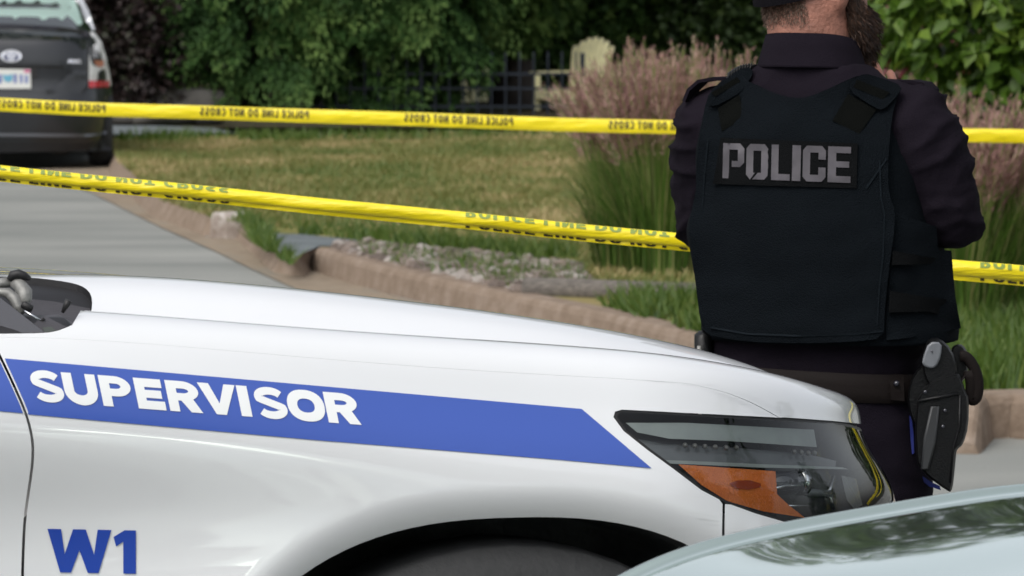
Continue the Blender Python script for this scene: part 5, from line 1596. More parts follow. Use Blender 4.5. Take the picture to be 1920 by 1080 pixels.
# ---- shirt: torso, shoulders, sleeves fused
mb = MB()
mb.add(*loft([(1524, 118, .098, .085, 20), (1521, 140, .128, .085, 20), (1518, 165, .165, .090, 20), (1517, 195, .188, .10, 20), (1518, 250, .198, .118, 20), (1522, 350, .195, .122, 20), (1526, 450, .190, .12, 20), (1530, 560, .188, .12, 20), (1528, 640, .196, .128, 18), (1527, 700, .196, .128, 18)], 50))
def lerp(a, b, t): return a * (1 - t) + b * t
mb.tube([lerp(shR, P3(1560, 150), .35), shR + np.array([0, 0, .008]), lerp(shR, elR, .25), lerp(shR, elR, .6), elR], [.055, .074, .080, .072, .062], 20)
mb.ball(elR + np.array([.002, 0, -.008]), (.060, .056, .058), 16, 12)
mb.tube([elR, lerp(elR, wrR, .35), lerp(elR, wrR, .92)], [.056, .054, .038], 18)
mb.tube([lerp(shL, P3(1480, 150), .35), shL + np.array([0, 0, .008]), lerp(shL, elL, .3), lerp(shL, elL, .65), elL], [.052, .066, .068, .060, .055], 20)
mb.ball(elL, .055, 14, 10); mb.tube([elL, lerp(elL, wrL, .4), lerp(elL, wrL, .92)], [.053, .05, .036], 18)
def wrinkle(V):
    o = np.zeros(len(V))
    armR = np.clip((V[:, 0] - (XD(1690, OD))) / .05, 0, 1); armL = np.clip((XD(1330, OD) - V[:, 0]) / .04, 0, 1)
    k = np.maximum(armR, armL) * .0075 + .002
    for i, v in enumerate(V):
        p = Vector((v[0] * 9 + v[2] * 5, v[1] * 9, v[2] * 19 - v[0] * 8))
        q = mnoise.noise(p); o[i] = (max(0, 1 - abs(q) * 3.2)) ** 1.6 * 1.1 - .5 + .30 * max(0, 1 - abs(mnoise.noise(p * 2.1)) * 4)
    return o * k
SV, SF = remesh(mb, .0075, 8, wrinkle)
shirt = mesh("shirt", SV, SF, M_shirt, person)
# collar: stand and fall
cr = []
t = np.linspace(0, 2 * np.pi, 48, endpoint=False)
CY = R(28); cf = np.array([math.sin(CY), math.cos(CY), 0]); crr = np.array([math.cos(CY), -math.sin(CY), 0])
cen = P3(1524, 95, .005)
for (rad, back_r, dz, tilt) in [(.0775, .080, .018, 0), (.0795, .083, .027, 0), (.083, .087, .026, 0), (.089, .093, .004, 0), (.099, .100, -.028, 0), (.1015, .1025, -.033, 0), (.098, .099, -.033, 0)]:
    ct, st_ = np.cos(t), np.sin(t)
    z = dz - .034 * (st_ * .5 + .5) ** 2.0 * 1.2 + .003 * (1 - st_)
    cr.append(cen + np.outer(ct * rad, crr) + np.outer(st_ * rad, cf) * (back_r / rad) + np.outer(z, [0, 0, 1]))
k = len(cr)
collar = mesh("collar", np.concatenate(cr), [(i * 48 + j, i * 48 + (j + 1) % 48, (i + 1) * 48 + (j + 1) % 48, (i + 1) * 48 + j) for i in range(k - 1) for j in range(48)], M_shirt, shirt)
# epaulettes
def strap(name, pts, wd, th_k, m, parent, upv=None, n_out=None):
    """ribbon of real thickness along a 3D polyline; width direction wd (vector)"""
    pts = np.array(pts, float); T = unit(np.gradient(pts, axis=0)); w_ = np.array(wd, float)
    V = []
    for p, t_ in zip(pts, T):
        n_ = unit(np.cross(t_, w_))
        if n_[2] < 0 and upv is None: n_ = -n_
        V += [p - w_ / 2 - n_ * th_k / 2, p + w_ / 2 - n_ * th_k / 2, p + w_ / 2 + n_ * th_k / 2, p - w_ / 2 + n_ * th_k / 2]
    Fc = [(i * 4 + j, i * 4 + (j + 1) % 4, (i + 1) * 4 + (j + 1) % 4, (i + 1) * 4 + j) for i in range(len(pts) - 1) for j in range(4)]
    Fc += [(3, 2, 1, 0), tuple(range(len(V) - 4, len(V)))]
    return mesh(name, V, Fc, m, parent, smooth=False)
strap("epaulette", [P3(1640, 150, -.02), P3(1680, 153, -.035), P3(1715, 153, -.045), P3(1738, 157, -.05), P3(1749, 168, -.055), P3(1751, 192, -.06)], np.array([.02, .045, .0]), .006, M_shirt, shirt)
MB().ball(P3(1719, 171, -.085), (.009, .004, .006), 8, 6).build("brass_pin", M_gold, shirt)
strap("epaulette", [P3(1375, 148, .04), P3(1345, 147, .05), P3(1318, 152, .055), P3(1300, 168, .06), P3(1291, 190, .06)], np.array([.02, .045, .0]), .006, M_shirt, shirt)
# ---- vest: closed carrier body + draped panels
VR = [(1516, 182, .172, .110, 20), (1515, 215, .186, .126, 20), (1518, 260, .198, .140, 20), (1524, 310, .207, .148, 20), (1527, 370, .210, .152, 20), (1523, 425, .2225, .158, 20), (1532, 470, .226, .160, 20), (1543, 530, .226, .160, 20), (1549, 580, .226, .160, 20), (1556, 612, .228, .160, 20), (1556, 634, .226, .158, 20)]
vv_, vf = loft(VR, 70, cols=72, e=2.5)
for i in range(len(vv_)):
    v = vv_[i]; vv_[i] = v + unit(v - np.array([XD(1530, OD), OD, v[2]])) * (.0022 * mnoise.noise(Vector((v[0] * 6, v[1] * 6, v[2] * 22))))
vest = mesh("vest", vv_, vf, M_vest, person)
def bvh(*meshes):
    V, Fc, n = [], [], 0
    for a, b in meshes:
        V += [tuple(q) for q in a]; Fc += [tuple(i + n for i in f) for f in b]; n += len(a)
    return BVHTree.FromPolygons(V, Fc)
BV = bvh((SV, SF), (vv_, vf))
def drape(name, polys, m, parent, off=.004, thick=.004, holes=(), step=14, tree=BV, sm=10, noise_=0.0, D0=OD, dens=8, dmax=.4):
    """panel whose outline is known in the picture, laid on the body surface; gets real thickness"""
    polys = [densify(p, dens) for p in polys]; holes = [densify(p, dens) for p in holes]
    V2, T = fill2d(polys, holes, (step, step))
    O = Vector((0, 0, CAMH)); d = []
    for a, b in V2:
        r_ = Vector(ray(a, b)); h = tree.ray_cast(O, r_.normalized())
        d.append(h[0].y if h[0] is not None and h[0].y < D0 + dmax else np.nan)
    d = np.array(d)
    if np.isnan(d).any():
        g = np.where(~np.isnan(d))[0]
        for i in np.where(np.isnan(d))[0]:
            d[i] = d[g[np.argmin(((V2[g] - V2[i]) ** 2).sum(1))]]
    nb = [[] for _ in V2]
    for f in T:
        for i in range(3):
            a, b = f[i], f[(i + 1) % 3]; nb[a].append(b); nb[b].append(a)
    for _ in range(sm):
        d = np.array([.5 * d[i] + .5 * np.mean(d[nb[i]]) if nb[i] else d[i] for i in range(len(d))])
    if noise_: d = d + np.array([noise_ * (mnoise.noise(Vector((a * .012, b * .03, 3.1))) + .45 * mnoise.noise(Vector((a * .018 + b * .02, b * .07 - a * .01, 7.3)))) for a, b in V2])
    F_ = np.array([pix(a, b, q - off) for (a, b), q in zip(V2, d)]); Bk = np.array([pix(a, b, q - off + thick) for (a, b), q in zip(V2, d)])
    n = len(F_)
    T2 = []
    for a, b, c in T:
        g = np.cross(F_[b] - F_[a], F_[c] - F_[a]); T2.append((a, b, c) if g[1] < 0 else (a, c, b))
    cnt = {}
    for f in T2:
        for i in range(3):
            e = (f[i], f[(i + 1) % 3]); cnt[e] = 1
    rim = [(a, b) for (a, b) in cnt if (b, a) not in cnt]
    rid = sorted({i for e in rim for i in e}); rm = {i: 2 * n + j for j, i in enumerate(rid)}; nr_ = len(rid)
    Fs = T2 + [(b + n, a + n, c + n) for a, b, c in T2] + [(rm[b], rm[a], rm[a] + nr_, rm[b] + nr_) for a, b in rim]
    o = mesh(name, np.concatenate([F_, Bk, F_[rid], Bk[rid]]), Fs, m, parent)
    o.data.polygons.foreach_set("use_smooth", [True] * len(T2) + [False] * (len(Fs) - len(T2)))
    return o
back = [(1322, 622), (1313, 604), (1304, 530), (1296, 466), (1291, 420), (1300, 381), (1306, 350), (1305, 319), (1311, 262), (1320, 205), (1330, 172), (1360, 145), (1392, 140), (1401, 152), (1421, 160), (1452, 175), (1488, 184), (1515, 182), (1559, 164), (1587, 150), (1612, 140), (1650, 150), (1690, 166), (1680, 190), (1673, 215), (1666, 283), (1665, 340), (1668, 367), (1679, 397), (1676, 440), (1670, 480), (1663, 540), (1658, 590), (1658, 634), (1600, 641), (1500, 644), (1400, 641), (1335, 630)]
bp_ = drape("back_panel", [smooth_loop(np.array(back, float), 1)], M_vest, vest, off=.014, thick=.016, step=16, sm=26, noise_=.004)
side_p = [(1667, 404), (1684, 398), (1705, 408), (1756, 425), (1759, 468), (1784, 470), (1788, 520), (1792, 560), (1802, 616), (1770, 622), (1700, 634), (1662, 638), (1662, 590), (1668, 520), (1673, 470), (1670, 430)]
drape("side_panel", [side_p], M_vest, vest, off=.009, thick=.012, step=14, sm=14, noise_=.006)
for (a, b) in (((1674, 470), (1786, 503)), ((1668, 545), (1794, 592))):
    q = [(a[0], a[1]), (1740, a[1] + 12), (b[0] - 2, a[1] + 18), (b[0], b[1] + 6), (1740, b[1] - 8), (a[0] - 2, b[1] - 6)]
    drape("side_strap", [q], M_blackcloth, vest, off=.017, thick=.006, step=12, sm=8, noise_=.004)
# left flank seam strap
drape("side_strap", [[(1303, 520), (1312, 520), (1326, 606), (1316, 612)]], M_blackcloth, vest, off=.016, thick=.006, step=8, sm=6)
BV2 = bvh((SV, SF), (vv_, vf), (np.array([v.co[:] for v in bp_.data.vertices]) + np.array(person.location), [tuple(p.vertices) for p in bp_.data.polygons]))
def dr(name, poly, m, parent, off, thick, step=10, sm=8, **k): return drape(name, poly, m, parent, off=off, thick=thick, tree=BV2, step=step, sm=sm, **k)
dr("strap_tab", [[(1346, 203), (1386, 178), (1397, 222), (1353, 246)]], M_velcro, bp_, .005, .005)
dr("strap_tab", [[(1590, 176), (1643, 206), (1611, 251), (1561, 226)]], M_velcro, bp_, .005, .005)
def tree_of(o): return bvh((np.array([v.co[:] for v in o.data.vertices]) + np.array(person.location), [tuple(p.vertices) for p in o.data.polygons]))
def pad(name, pl, m, parent, off, thick): return dr(name, [smooth_loop(np.array(pl, float), 1)], m, parent, off, thick, 10, 14)
sp = pad("shoulder_strap", [(1327, 193), (1331, 180), (1350, 158), (1386, 128), (1409, 126), (1412, 140), (1397, 160), (1390, 172), (1360, 190), (1338, 200)], M_vest, vest, .016, .016)
drape("strap_patch", [[(1333, 174), (1382, 144), (1388, 153), (1341, 181)]], M_velcro, sp, off=.003, thick=.003, tree=tree_of(sp), step=8, sm=4)
sp = pad("shoulder_strap", [(1588, 168), (1602, 148), (1620, 137), (1650, 145), (1694, 161), (1680, 182), (1656, 207), (1640, 202)], M_vest, vest, .018, .018)
drape("strap_patch", [[(1607, 149), (1668, 173), (1656, 187), (1600, 163)]], M_velcro, sp, off=.003, thick=.003, tree=tree_of(sp), step=8, sm=4)
M_seam = mat("vest_seam", (.0085, .0115, .0145), rough=.95, spec=.05, bump=.4, bscale=500)
for _s in ([(1332, 612), (1400, 624), (1500, 628), (1600, 625), (1656, 619), (1656, 622.5), (1600, 628.5), (1500, 631.5), (1400, 627.5), (1332, 615.5)],
           [(1648, 300), (1651, 300), (1653, 370), (1660, 400), (1657, 480), (1650, 540), (1646, 610), (1643, 610), (1647, 540), (1654, 480), (1657, 400), (1650, 370)],
           [(1622, 352), (1662, 296), (1664, 298), (1625, 355)],
           [(1326, 262), (1329, 262), (1322, 330), (1318, 400), (1315, 400), (1319, 330)]):
    dr("seam", [_s], M_seam, bp_, .0022, .003, 8, 6)
# POLICE patch
pt_ = dr("name_patch", [[(1351, 258), (1608, 269), (1606, 353), (1337, 345)]], M_blackcloth, bp_, .006, .006, 14)
# letters drawn as blocks with cut corners and a slanted break
def block(pts, x0_, x1_, sh=1.0):
    # unit coords -> picture, the rows follow the slightly falling base line
    out = []
    for x, y in pts:
        X = x0_ + x * (x1_ - x0_); tl = (X - 1355) / 240.0
        yt = 268 + 7.5 * tl; yb = 334 + 9 * tl
        out.append((X - 1.5 * (1 - y) * 1.0, yb + (yt - yb) * y))
    return out
c = .17
L_ = []; H_ = []
v = .235; h_ = .18
L_.append(block([(0, 0), (.27, 0), (.27, .36), (.36, .36), (.36, 1), (0, 1)][:0] or [(0, 0), (.30, 0), (.30, 1), (0, 1)], 1356, 1396))
L_.append(block([(.22, 1), (.80, 1), (1, .86), (1, .46), (.80, .33), (.42, .33), (.42, .50), (.70, .50), (.70, .82), (.22, .82)], 1356, 1396))
L_.append(block([(c, 1), (1 - c, 1), (1, .87), (1, .13), (1 - c, 0), (.34, 0), (.70, .26), (.70, .80), (.30, .80), (.30, .30), (.55, .30), (.18, .03), (0, .13), (0, .87)][:0] or [(c, 1), (1 - c, 1), (1, .87), (1, .13), (1 - c, 0), (.36, 0), (.52, .19), (.68, .19), (.68, .81), (.32, .81), (.32, .26), (.18, .02), (0, .13), (0, .87)], 1400, 1441))
L_.append(block([(0, 0), (1, 0), (1, .18), (.38, .18), (.38, 1), (0, 1)], 1447, 1482))
L_.append(block([(0, 0), (1, 0), (1, 1), (0, 1)], 1486, 1502))
L_.append(block([(c, 1), (1 - c, 1), (1, .87), (1, .62), (.68, .62), (.68, .81), (.32, .81), (.32, .19), (.68, .19), (.68, .40), (1, .40), (1, .13), (1 - c, 0), (c, 0), (0, .13), (0, .87)], 1506, 1549))
L_.append(block([(0, 0), (1, 0), (1, .18), (.36, .18), (.36, .42), (.93, .42), (.93, .59), (.36, .59), (.36, .82), (1, .82), (1, 1), (0, 1)], 1553, 1596))
oc = .17
L_[2] = block([(oc, 1), (1 - oc, 1), (1, .87), (1, .13), (1 - oc, 0), (oc, 0), (0, .13), (0, .87)], 1400, 1441)
H_ = [block([(.32, .19), (.68, .19), (.68, .81), (.32, .81)], 1400, 1441), block([(.16, -.03), (.25, -.03), (.60, .24), (.60, .36)], 1400, 1441)]
drape("patch_letters", L_, M_refl, pt_, off=.0025, thick=.002, holes=H_, tree=tree_of(pt_), step=8, sm=3, dens=5)
# sleeve crest seen edge on
mb = MB(); q = [P3(1781, 214, -.10), P3(1793, 238, -.105), P3(1801, 262, -.105), P3(1806, 288, -.10)]
strap("sleeve_crest", [q_ + np.array([-.002, .03, 0]) for q_ in q], np.array([.012, .07, 0]), .003, mat("pale_blue_crest", (.10, .13, .20), rough=.7), shirt)
# ---- shoulder microphone cord
mb = MB()
p0, p1 = P3(1366, 143, -.01), P3(1406, 128, -.01)
for i in range(9):
    c_ = lerp(p0, p1, i / 8) + np.array([0, 0, .004 * math.sin(math.pi * i / 8)])
    a = np.linspace(0, 2 * np.pi, 10, endpoint=False)
    mb.ball(c_, (.0028, .010, .010), 10, 6, np.array(Matrix.Rotation(.35, 3, 'Y')))
mb.tube([p0, lerp(p0, p1, .5) + np.array([0, 0, .004]), p1, p1 + np.array([.012, 0, .006])], [.006, .007, .005, .002], 8)
mb.build("coiled_cord", M_holster, vest)
# ---- trousers, belt, boots
mb = MB()
mb.add(*loft([(1527, 695, .196, .130, 18), (1528, 735, .198, .134, 18), (1530, 800, .204, .138, 18), (1534, 870, .205, .135, 18), (1536, 930, .19, .12, 18)], 24))
for s_ in (-1, 1):
    h0 = hipC + rv20 * s_ * .10; k0 = np.array([h0[0] + s_ * .035, h0[1] + .01, gz_o + .50]); a0 = np.array([h0[0] + s_ * .05, h0[1] - .01, gz_o + .10])
    mb.tube([h0, h0 - np.array([0, 0, .12]), h0 * .5 + k0 * .5, k0, k0 * .5 + a0 * .5 + np.array([0, -.015, 0]), a0], [.10, .112, .095, .078, .075, .07], 18)
tw = lambda V: .004 * np.array([(1 - 2.4 * abs(mnoise.noise(Vector((v[0] * 7 + v[2] * 4, v[1] * 7, v[2] * 17))))) for v in V])
V, Fc = remesh(mb, .009, 6, tw); trou = mesh("trousers", V, Fc, M_trou, person)
TR = (V, Fc)
for s_ in (-1, 1):
    h0 = hipC + rv20 * s_ * .10; a0 = np.array([h0[0] + s_ * .05, h0[1] - .01, gz_o])
    mb = MB(); mb.tube([a0 + np.array([0, 0, .16]), a0 + np.array([0, 0, .06])], [.055, .052], 14); mb.ball(a0 + np.array([.015, .06, .045]), (.05, .14, .045), 16, 10); mb.box(a0 + np.array([.015, .05, .012]), (.095, .28, .024), None, .01)
    mb.build("boot", M_boot, person)
bv1, bf1 = loft([(1527, 684, .204, .139, 18), (1527, 690, .209, .144, 18), (1528, 730, .211, .146, 18), (1528, 737, .206, .141, 18)], 6, cols=60, cap=False)
# the belt dips to the right like in the picture
bv1[:, 2] -= (bv1[:, 0] - XD(1528, OD)) * .04
belt = mesh("duty_belt", bv1, bf1, M_leather, person)
BB = bvh((bv1, bf1), TR)
k1 = drape("belt_keeper", [[(1668, 700), (1694, 702), (1696, 752), (1670, 750)]], M_leather, belt, off=.008, thick=.008, tree=BB, step=8, sm=4)
MB().ball(P3(1681, 719, -.155), .0055, 10, 6).build("snap", M_gloss, k1)
# left hip radio pouch
mb = MB(); mb.box(P3(1318, 668, -.02), (.03, .05, .09), None, .008); mb.build("radio_pouch", M_holster, belt)
mb = MB(); mb.box(P3(1311, 660, -.045), (.008, .004, .022), None, .001); mb.build("radio_clip", M_alu, belt)
# ---- holster with pistol on the right hip
def hull_plate(name, pts, D, th_k, m, parent, bulge=.0, sm=1):
    """solid of given side outline (picture coordinates at depth D) and real thickness, edges rounded"""
    P = smooth_loop(np.array(pts, float), sm)
    V = []; lay = [(0.0, 4), (.15, 1.2), (.5, 0), (.85, 1.2), (1.0, 4)]
    for f, ins_ in lay:
        Q = inset(P, ins_) if ins_ else P
        if ins_ == 0 and area2(P) < 0: Q = P[::-1]
        V += [pix(a, b, D - th_k / 2 + th_k * f) for a, b in Q]
    n = len(P)
    Fc = [(i * n + j, i * n + (j + 1) % n, (i + 1) * n + (j + 1) % n, (i + 1) * n + j) for i in range(len(lay) - 1) for j in range(n)]
    V2, T = fill2d([inset(P, 4)]); 
    o = len(V); V += [pix(a, b, D - th_k / 2 - .0) for a, b in V2]; Fc += list(T)
    o2 = len(V); V += [pix(a, b, D + th_k / 2) for a, b in V2]; Fc = Fc[:-len(T)] + [tuple(i + o for i in f) for f in T] + [tuple(i + o2 for i in f[::-1]) for f in T]
    return mesh(name, V, Fc, m, parent, smooth=True)
DH = OD - .16
hol = hull_plate("holster", [(1720, 750), (1724, 742), (1746, 712), (1790, 698), (1800, 702), (1812, 738), (1817, 745), (1816, 800), (1806, 834), (1795, 842), (1793, 850), (1788, 905), (1784, 922), (1778, 922), (1742, 896), (1724, 876), (1718, 866), (1715, 800)], DH, .045, M_holster, belt)
hull_plate("holster_strip", [(1745, 762), (1762, 762), (1755, 830), (1742, 880), (1726, 880), (1732, 820)], DH - .026, .006, mat("grey_strip", (.028, .030, .032), rough=.5), hol, sm=0)  # strip of lighter grey than the holster body
hull_plate("holster_hood", [(1700, 740), (1712, 700), (1735, 680), (1752, 690), (1748, 745), (1735, 790), (1716, 800), (1706, 780)], DH + .02, .03, M_holster, hol)
for a_, b_ in ((1772, 770), (1768, 800), (1735, 735)): MB().ball(pix(a_, b_, DH - .025), (.0035, .002, .0035), 10, 6).build("holster_screw", M_gloss, hol)
mb = MB(); mb.tube([pix(a, b, DH - .0235) for a, b in [(1800, 742), (1799, 800), (1788, 838), (1782, 905)]], .0022, 8); mb.build("holster_seam", M_holster, hol)
mb = MB(); mb.tube([pix(a, b, DH - .024) for a, b in [(1722, 752), (1755, 746), (1796, 738)]], .003, 8); mb.build("holster_seam", M_holster, hol)
hull_plate("belt_loop", [(1712, 700), (1742, 698), (1742, 760), (1714, 762)], DH + .035, .012, M_leather, hol, sm=1)
gun = hull_plate("pistol_grip", [(1733, 650), (1742, 634), (1762, 633), (1785, 655), (1796, 690), (1790, 730), (1752, 742), (1738, 718), (1728, 690)], DH + .0, .032, M_holster, hol)
hull_plate("magazine_plate", [(1741, 641), (1766, 641), (1765, 668), (1756, 688), (1745, 692), (1728, 684), (1731, 668)], DH - .02, .006, M_grey, gun, sm=1)
MB().ball(P3(1747, 659, -.185), (.0018, .0012, .0018), 8, 6).build("pin_hole", M_gloss, gun)
hull_plate("belt_pouch", [(1782, 655), (1792, 645), (1806, 646), (1815, 662), (1816, 700), (1800, 722), (1784, 712)], DH + .05, .04, M_holster, belt)
mb = MB(); mb.tube([pix(a, b, DH + .02) for a, b in smooth_loop(np.array([(1800, 668), (1812, 668), (1828, 690), (1835, 720), (1832, 745), (1824, 752), (1818, 745), (1822, 720), (1816, 695)], float), 2, False)], .0045, 8, sq=(1, 2.2)); mb.build("thumb_strap", M_leather, belt)
mb = MB(); mb.tube([pix(a, b, DH - .01) for a, b in [(1771, 742), (1784, 738), (1796, 724), (1812, 700)]], .0012, 8); mb.build("retention_cord", M_leather, hol)
drape("leg_piping", [[(1705, 780), (1709, 780), (1713, 815), (1714, 850), (1710, 852), (1707, 820)]], M_pipe, trou, off=.006, thick=.004, tree=bvh(TR), step=8, sm=4)
drape("leg_piping", [[(1726, 890), (1745, 903), (1762, 911), (1764, 919), (1742, 912), (1726, 898)]], M_pipe, trou, off=.008, thick=.004, tree=bvh(TR), step=8, sm=4)
# ================================================================== barrier tapes
M_tape = mat("yellow_plastic_tape", (.86, .70, .008), rough=.32, coat=.3, coat_rough=.2, var=.04, vscale=6, bump=.9, bscale=9, stretch=(1, 1, 5))
_b = M_tape.node_tree.nodes["Principled BSDF"]
M_tblack = mat("tape_black_print", (.035, .028, .008), rough=.5)
M_tgreen = mat("tape_print_through", (.22, .30, .045), rough=.45)
PHR = "POLICE LINE DO NOT CROSS"
def phrase(wst=.26, gapw=.26):
    """glyph polygons along x, unit cap height; total length returned"""
    x = 0; out = []
    Wd = {'I': .27, 'E': .66, 'L': .60, 'N': .76, 'O': .80, 'C': .72, 'S': .70, 'R': .74, 'P': .68, 'D': .78, 'T': .68}
    for ch in PHR:
        if ch == ' ': x += .42; continue
        W_ = Wd[ch]; pp, hh = glyph(ch, W_, W_ if ch == 'I' else wst)
        out.append(([[(a + x, b) for a, b in p] for p in pp], [[(a + x, b) for a, b in p] for p in hh]))
        x += W_ + .17
    return out, x - .17
def tape(label, D, cen, hpx, starts, plen, mode, cap_frac, text_off):
    cx = np.array(cen, float)
    xs = np.arange(cx[0, 0], cx[-1, 0] + 1, 12.0)
    f = cspline(cx[:, 0], cx[:, 1]); hf_ = cspline([c[0] for c in hpx], [c[1] for c in hpx])
    def pt(px_, s, off):
        """s: 0 top .. 1 bottom across the tape, off: metres towards the viewer"""
        px_ = np.asarray(px_, float); s = np.asarray(s, float)
        h = hf_(px_); y = f(px_) + (s - .5) * h + .5 * np.sin(px_ * .013) * 1.0
        bow = .006 * (1 - (2 * s - 1) ** 2) + .0012 * np.sin(px_ * .021 + s * 2)
        out = np.empty((len(px_), 3))
        for i in range(len(px_)): out[i] = pix(px_[i], y[i], D - bow[i] - off[i] if np.ndim(off) else D - bow[i] - off)
        return out
    if mode == 'flat':
        prof = [(0, .0), (.12, .0), (.3, .0), (.5, .0), (.7, .0), (.88, .0), (1, .0)]
    else:   # lengthwise fold: front flap over a back layer
        prof = [(.76, -.0030), (.70, .0004), (.5, .0016), (.3, .0022), (.12, .0020), (.02, .0010), (0, -.0010), (.02, -.004), (.2, -.006), (.5, -.006), (.8, -.004), (.97, -.002), (1.0, -.0015)]
    V = np.concatenate([pt(xs, np.full(len(xs), s), o) for s, o in prof]); k = len(xs)
    Fc = [(i * k + j, (i + 1) * k + j, (i + 1) * k + j + 1, i * k + j + 1) for i in range(len(prof) - 1) for j in range(k - 1)]
    o = mesh("police_tape", V, Fc, M_tape)
    tag(o, label, "barrier tape")
    gl_, tot = phrase()
    for st_ in starts:
        sc = plen / tot
        def lay(polys, rot):
            r_ = []
            for p in polys:
                p = densify(p, .3)
                r_.append(p)
            return r_
        A, Hh = [], []
        for pp, hh in gl_:
            A += [densify(p, .25) for p in pp]; Hh += [densify(p, .25) for p in hh]
        if mode == 'flat':
            V2, T = fill2d(A, Hh)
            px_ = st_ + (tot - V2[:, 0]) * sc; s = cap_frac[0] + V2[:, 1] * (cap_frac[1] - cap_frac[0])
            m_ = M_tblack; q = pt(px_, s, .0012)
            mesh("tape_print", q, T, m_, o)
        else:
            for (y0, y1, flip, s0, s1, m_, off) in ((.42, 1.0, True, .02, .28, M_tgreen, .0034), (0, .30, False, .795, .925, M_tblack, -.0012)):
                V2, T = fill2d(A, Hh, within=[(-1, y0), (tot + 1, y0), (tot + 1, y1), (-1, y1)])
                px_ = st_ + V2[:, 0] * sc
                t_ = (V2[:, 1] - y0) / (y1 - y0)
                s = s0 + t_ * (s1 - s0) if flip else s1 - t_ * (s1 - s0)
                mesh("tape_print", pt(px_, s, off), T, m_, o)
    return o
tape("upper yellow tape strung across the lawn with upside down POLICE LINE DO NOT CROSS", 20.3,
     [(-4200, 60), (-700, 168), (0, 196), (213, 206), (640, 219), (960, 230.5), (1270, 239), (1800, 254), (1920, 255.5), (2700, 262), (4600, 285)], [(-700, 25), (2700, 26)],
     [-388, -6, 375, 758, 1141, 1523 + 400], 204, 'flat', (.70, .12), 0)
tape("lower nearer yellow tape folded lengthwise, passing behind the officer's waist", 9.7,
     [(-3800, -60), (-700, 250), (0, 325), (430, 369), (860, 412.5), (1285, 455), (1785, 506), (1920, 517), (2700, 575), (3600, 650)], [(-700, 28), (0, 31), (860, 32), (1285, 33), (1785, 38), (2700, 42)],
     [-92, 873, 1838], 522, 'fold', (0, 1), 0)

# ================================================================== grey hatchback, rear view
M_grey_p = mat("dark_grey_metallic", (.022, .024, .028), rough=.35, metal=.3, coat=.5, var=.06, vscale=3)
M_silver_trim = mat("silver_trim", (.55, .57, .60), rough=.3, metal=.4)
M_rglass = mat("sky_mint_glass", (.68, .90, .76), rough=.28, metal=.8)  # pale mint sky reflection put into the base colour
M_redl = mat("red_lamp", (.60, .02, .03), rough=.2, coat=.6)
M_clearl = mat("clear_tail_lamp", (.86, .86, .85), rough=.3, coat=.3, var=.12, vscale=14, stretch=(3, 1, .6))
M_pinkl = mat("pale_orange_lamp", (.55, .22, .15), rough=.25, coat=.5)
M_plate = mat("licence_plate_white", (.62, .63, .60), rough=.45)
M_pblue = mat("plate_blue_print", (.12, .17, .42), rough=.5)
M_pteal = mat("plate_teal_print", (.12, .36, .50), rough=.5)
M_ppink = mat("plate_pink_sticker", (.55, .10, .25), rough=.5)
HD = 40.2
HS = F / HD            # px per metre there
hcx = 22.0             # picture column of the car's middle
hrow0 = 320.0
hx = XD(hcx, HD)
Mh = Matrix.Translation(Vector((hx, HD, 0.0))) @ Matrix.Rotation(R(6.0), 4, 'Z')
hatch = empty("parked_hatchback", Mh)
tag(hatch, "dark grey hatchback parked facing away at the left kerb beyond the tape", "car")
Ah = np.array(Mh)
def HW(P): return np.asarray(P, float) @ Ah[:3, :3].T + Ah[:3, 3]
zz = [.17, .24, .34, .50, .62, .70, .80, .90, 1.00, 1.08, 1.13, 1.20, 1.30, 1.40, 1.46, 1.49]
wW = [.80, .845, .862, .872, .872, .862, .850, .828, .795, .760, .735, .700, .655, .605, .54, .40]
rr_ = [.10, .045, .01, .0, .02, .05, .06, .065, .08, .10, .15, .30, .55, .85, 1.15, 1.5]
ff = [4.35, 4.42, 4.45, 4.45, 4.43, 4.38, 4.15, 3.85, 3.55, 3.30, 3.18, 3.02, 2.80, 2.55, 2.35, 2.2]
fW, fR, fF = cspline(zz, wW), cspline(zz, rr_), cspline(zz, ff)
def ring_pt(z, t, n=5.0):
    """plan outline of the body at height z; t angle, -90 deg = middle of the tail"""
    c, s = math.cos(t), math.sin(t)
    e = 2 / n
    yc = (float(fR(z)) + float(fF(z))) / 2; hl = (float(fF(z)) - float(fR(z))) / 2
    x = float(fW(z)) * math.copysign(abs(c) ** e, c)
    y = yc + hl * math.copysign(abs(s) ** e, s)
    y += .05 * (x / .85) ** 2 * (1 if s < 0 else -1)
    return x, y, z
zl = np.concatenate([np.linspace(.17, 1.13, 26), np.linspace(1.16, 1.49, 14)])
tl = np.concatenate([np.linspace(-math.pi, 0, 70), np.linspace(.1, math.pi - .1, 30)])
V = np.array([ring_pt(z, t) for z in zl for t in tl]); nt_ = len(tl)
quads = [(i, j) for i in range(len(zl) - 1) for j in range(nt_)]
def qf(i, j): return (i * nt_ + j, i * nt_ + (j + 1) % nt_, (i + 1) * nt_ + (j + 1) % nt_, (i + 1) * nt_ + j)
kz = int(np.argmin(abs(zl - 1.13)))
Fb = [qf(i, j) for i, j in quads if i < kz] + [tuple(range(nt_ - 1, -1, -1))]
Fg = [qf(i, j) for i, j in quads if i >= kz and zl[i] < 1.44]
Fr = [qf(i, j) for i, j in quads if i >= kz and zl[i] >= 1.44] + [tuple(range((len(zl) - 1) * nt_, len(zl) * nt_))]
hb = mesh("body", HW(V), Fb, M_grey_p, hatch)
hg = mesh("greenhouse_glass", HW(V), Fg, M_glass, hatch)
mesh("roof", HW(V), Fr, M_grey_p, hatch)
TH = bvh((HW(V), Fb + Fg + Fr))
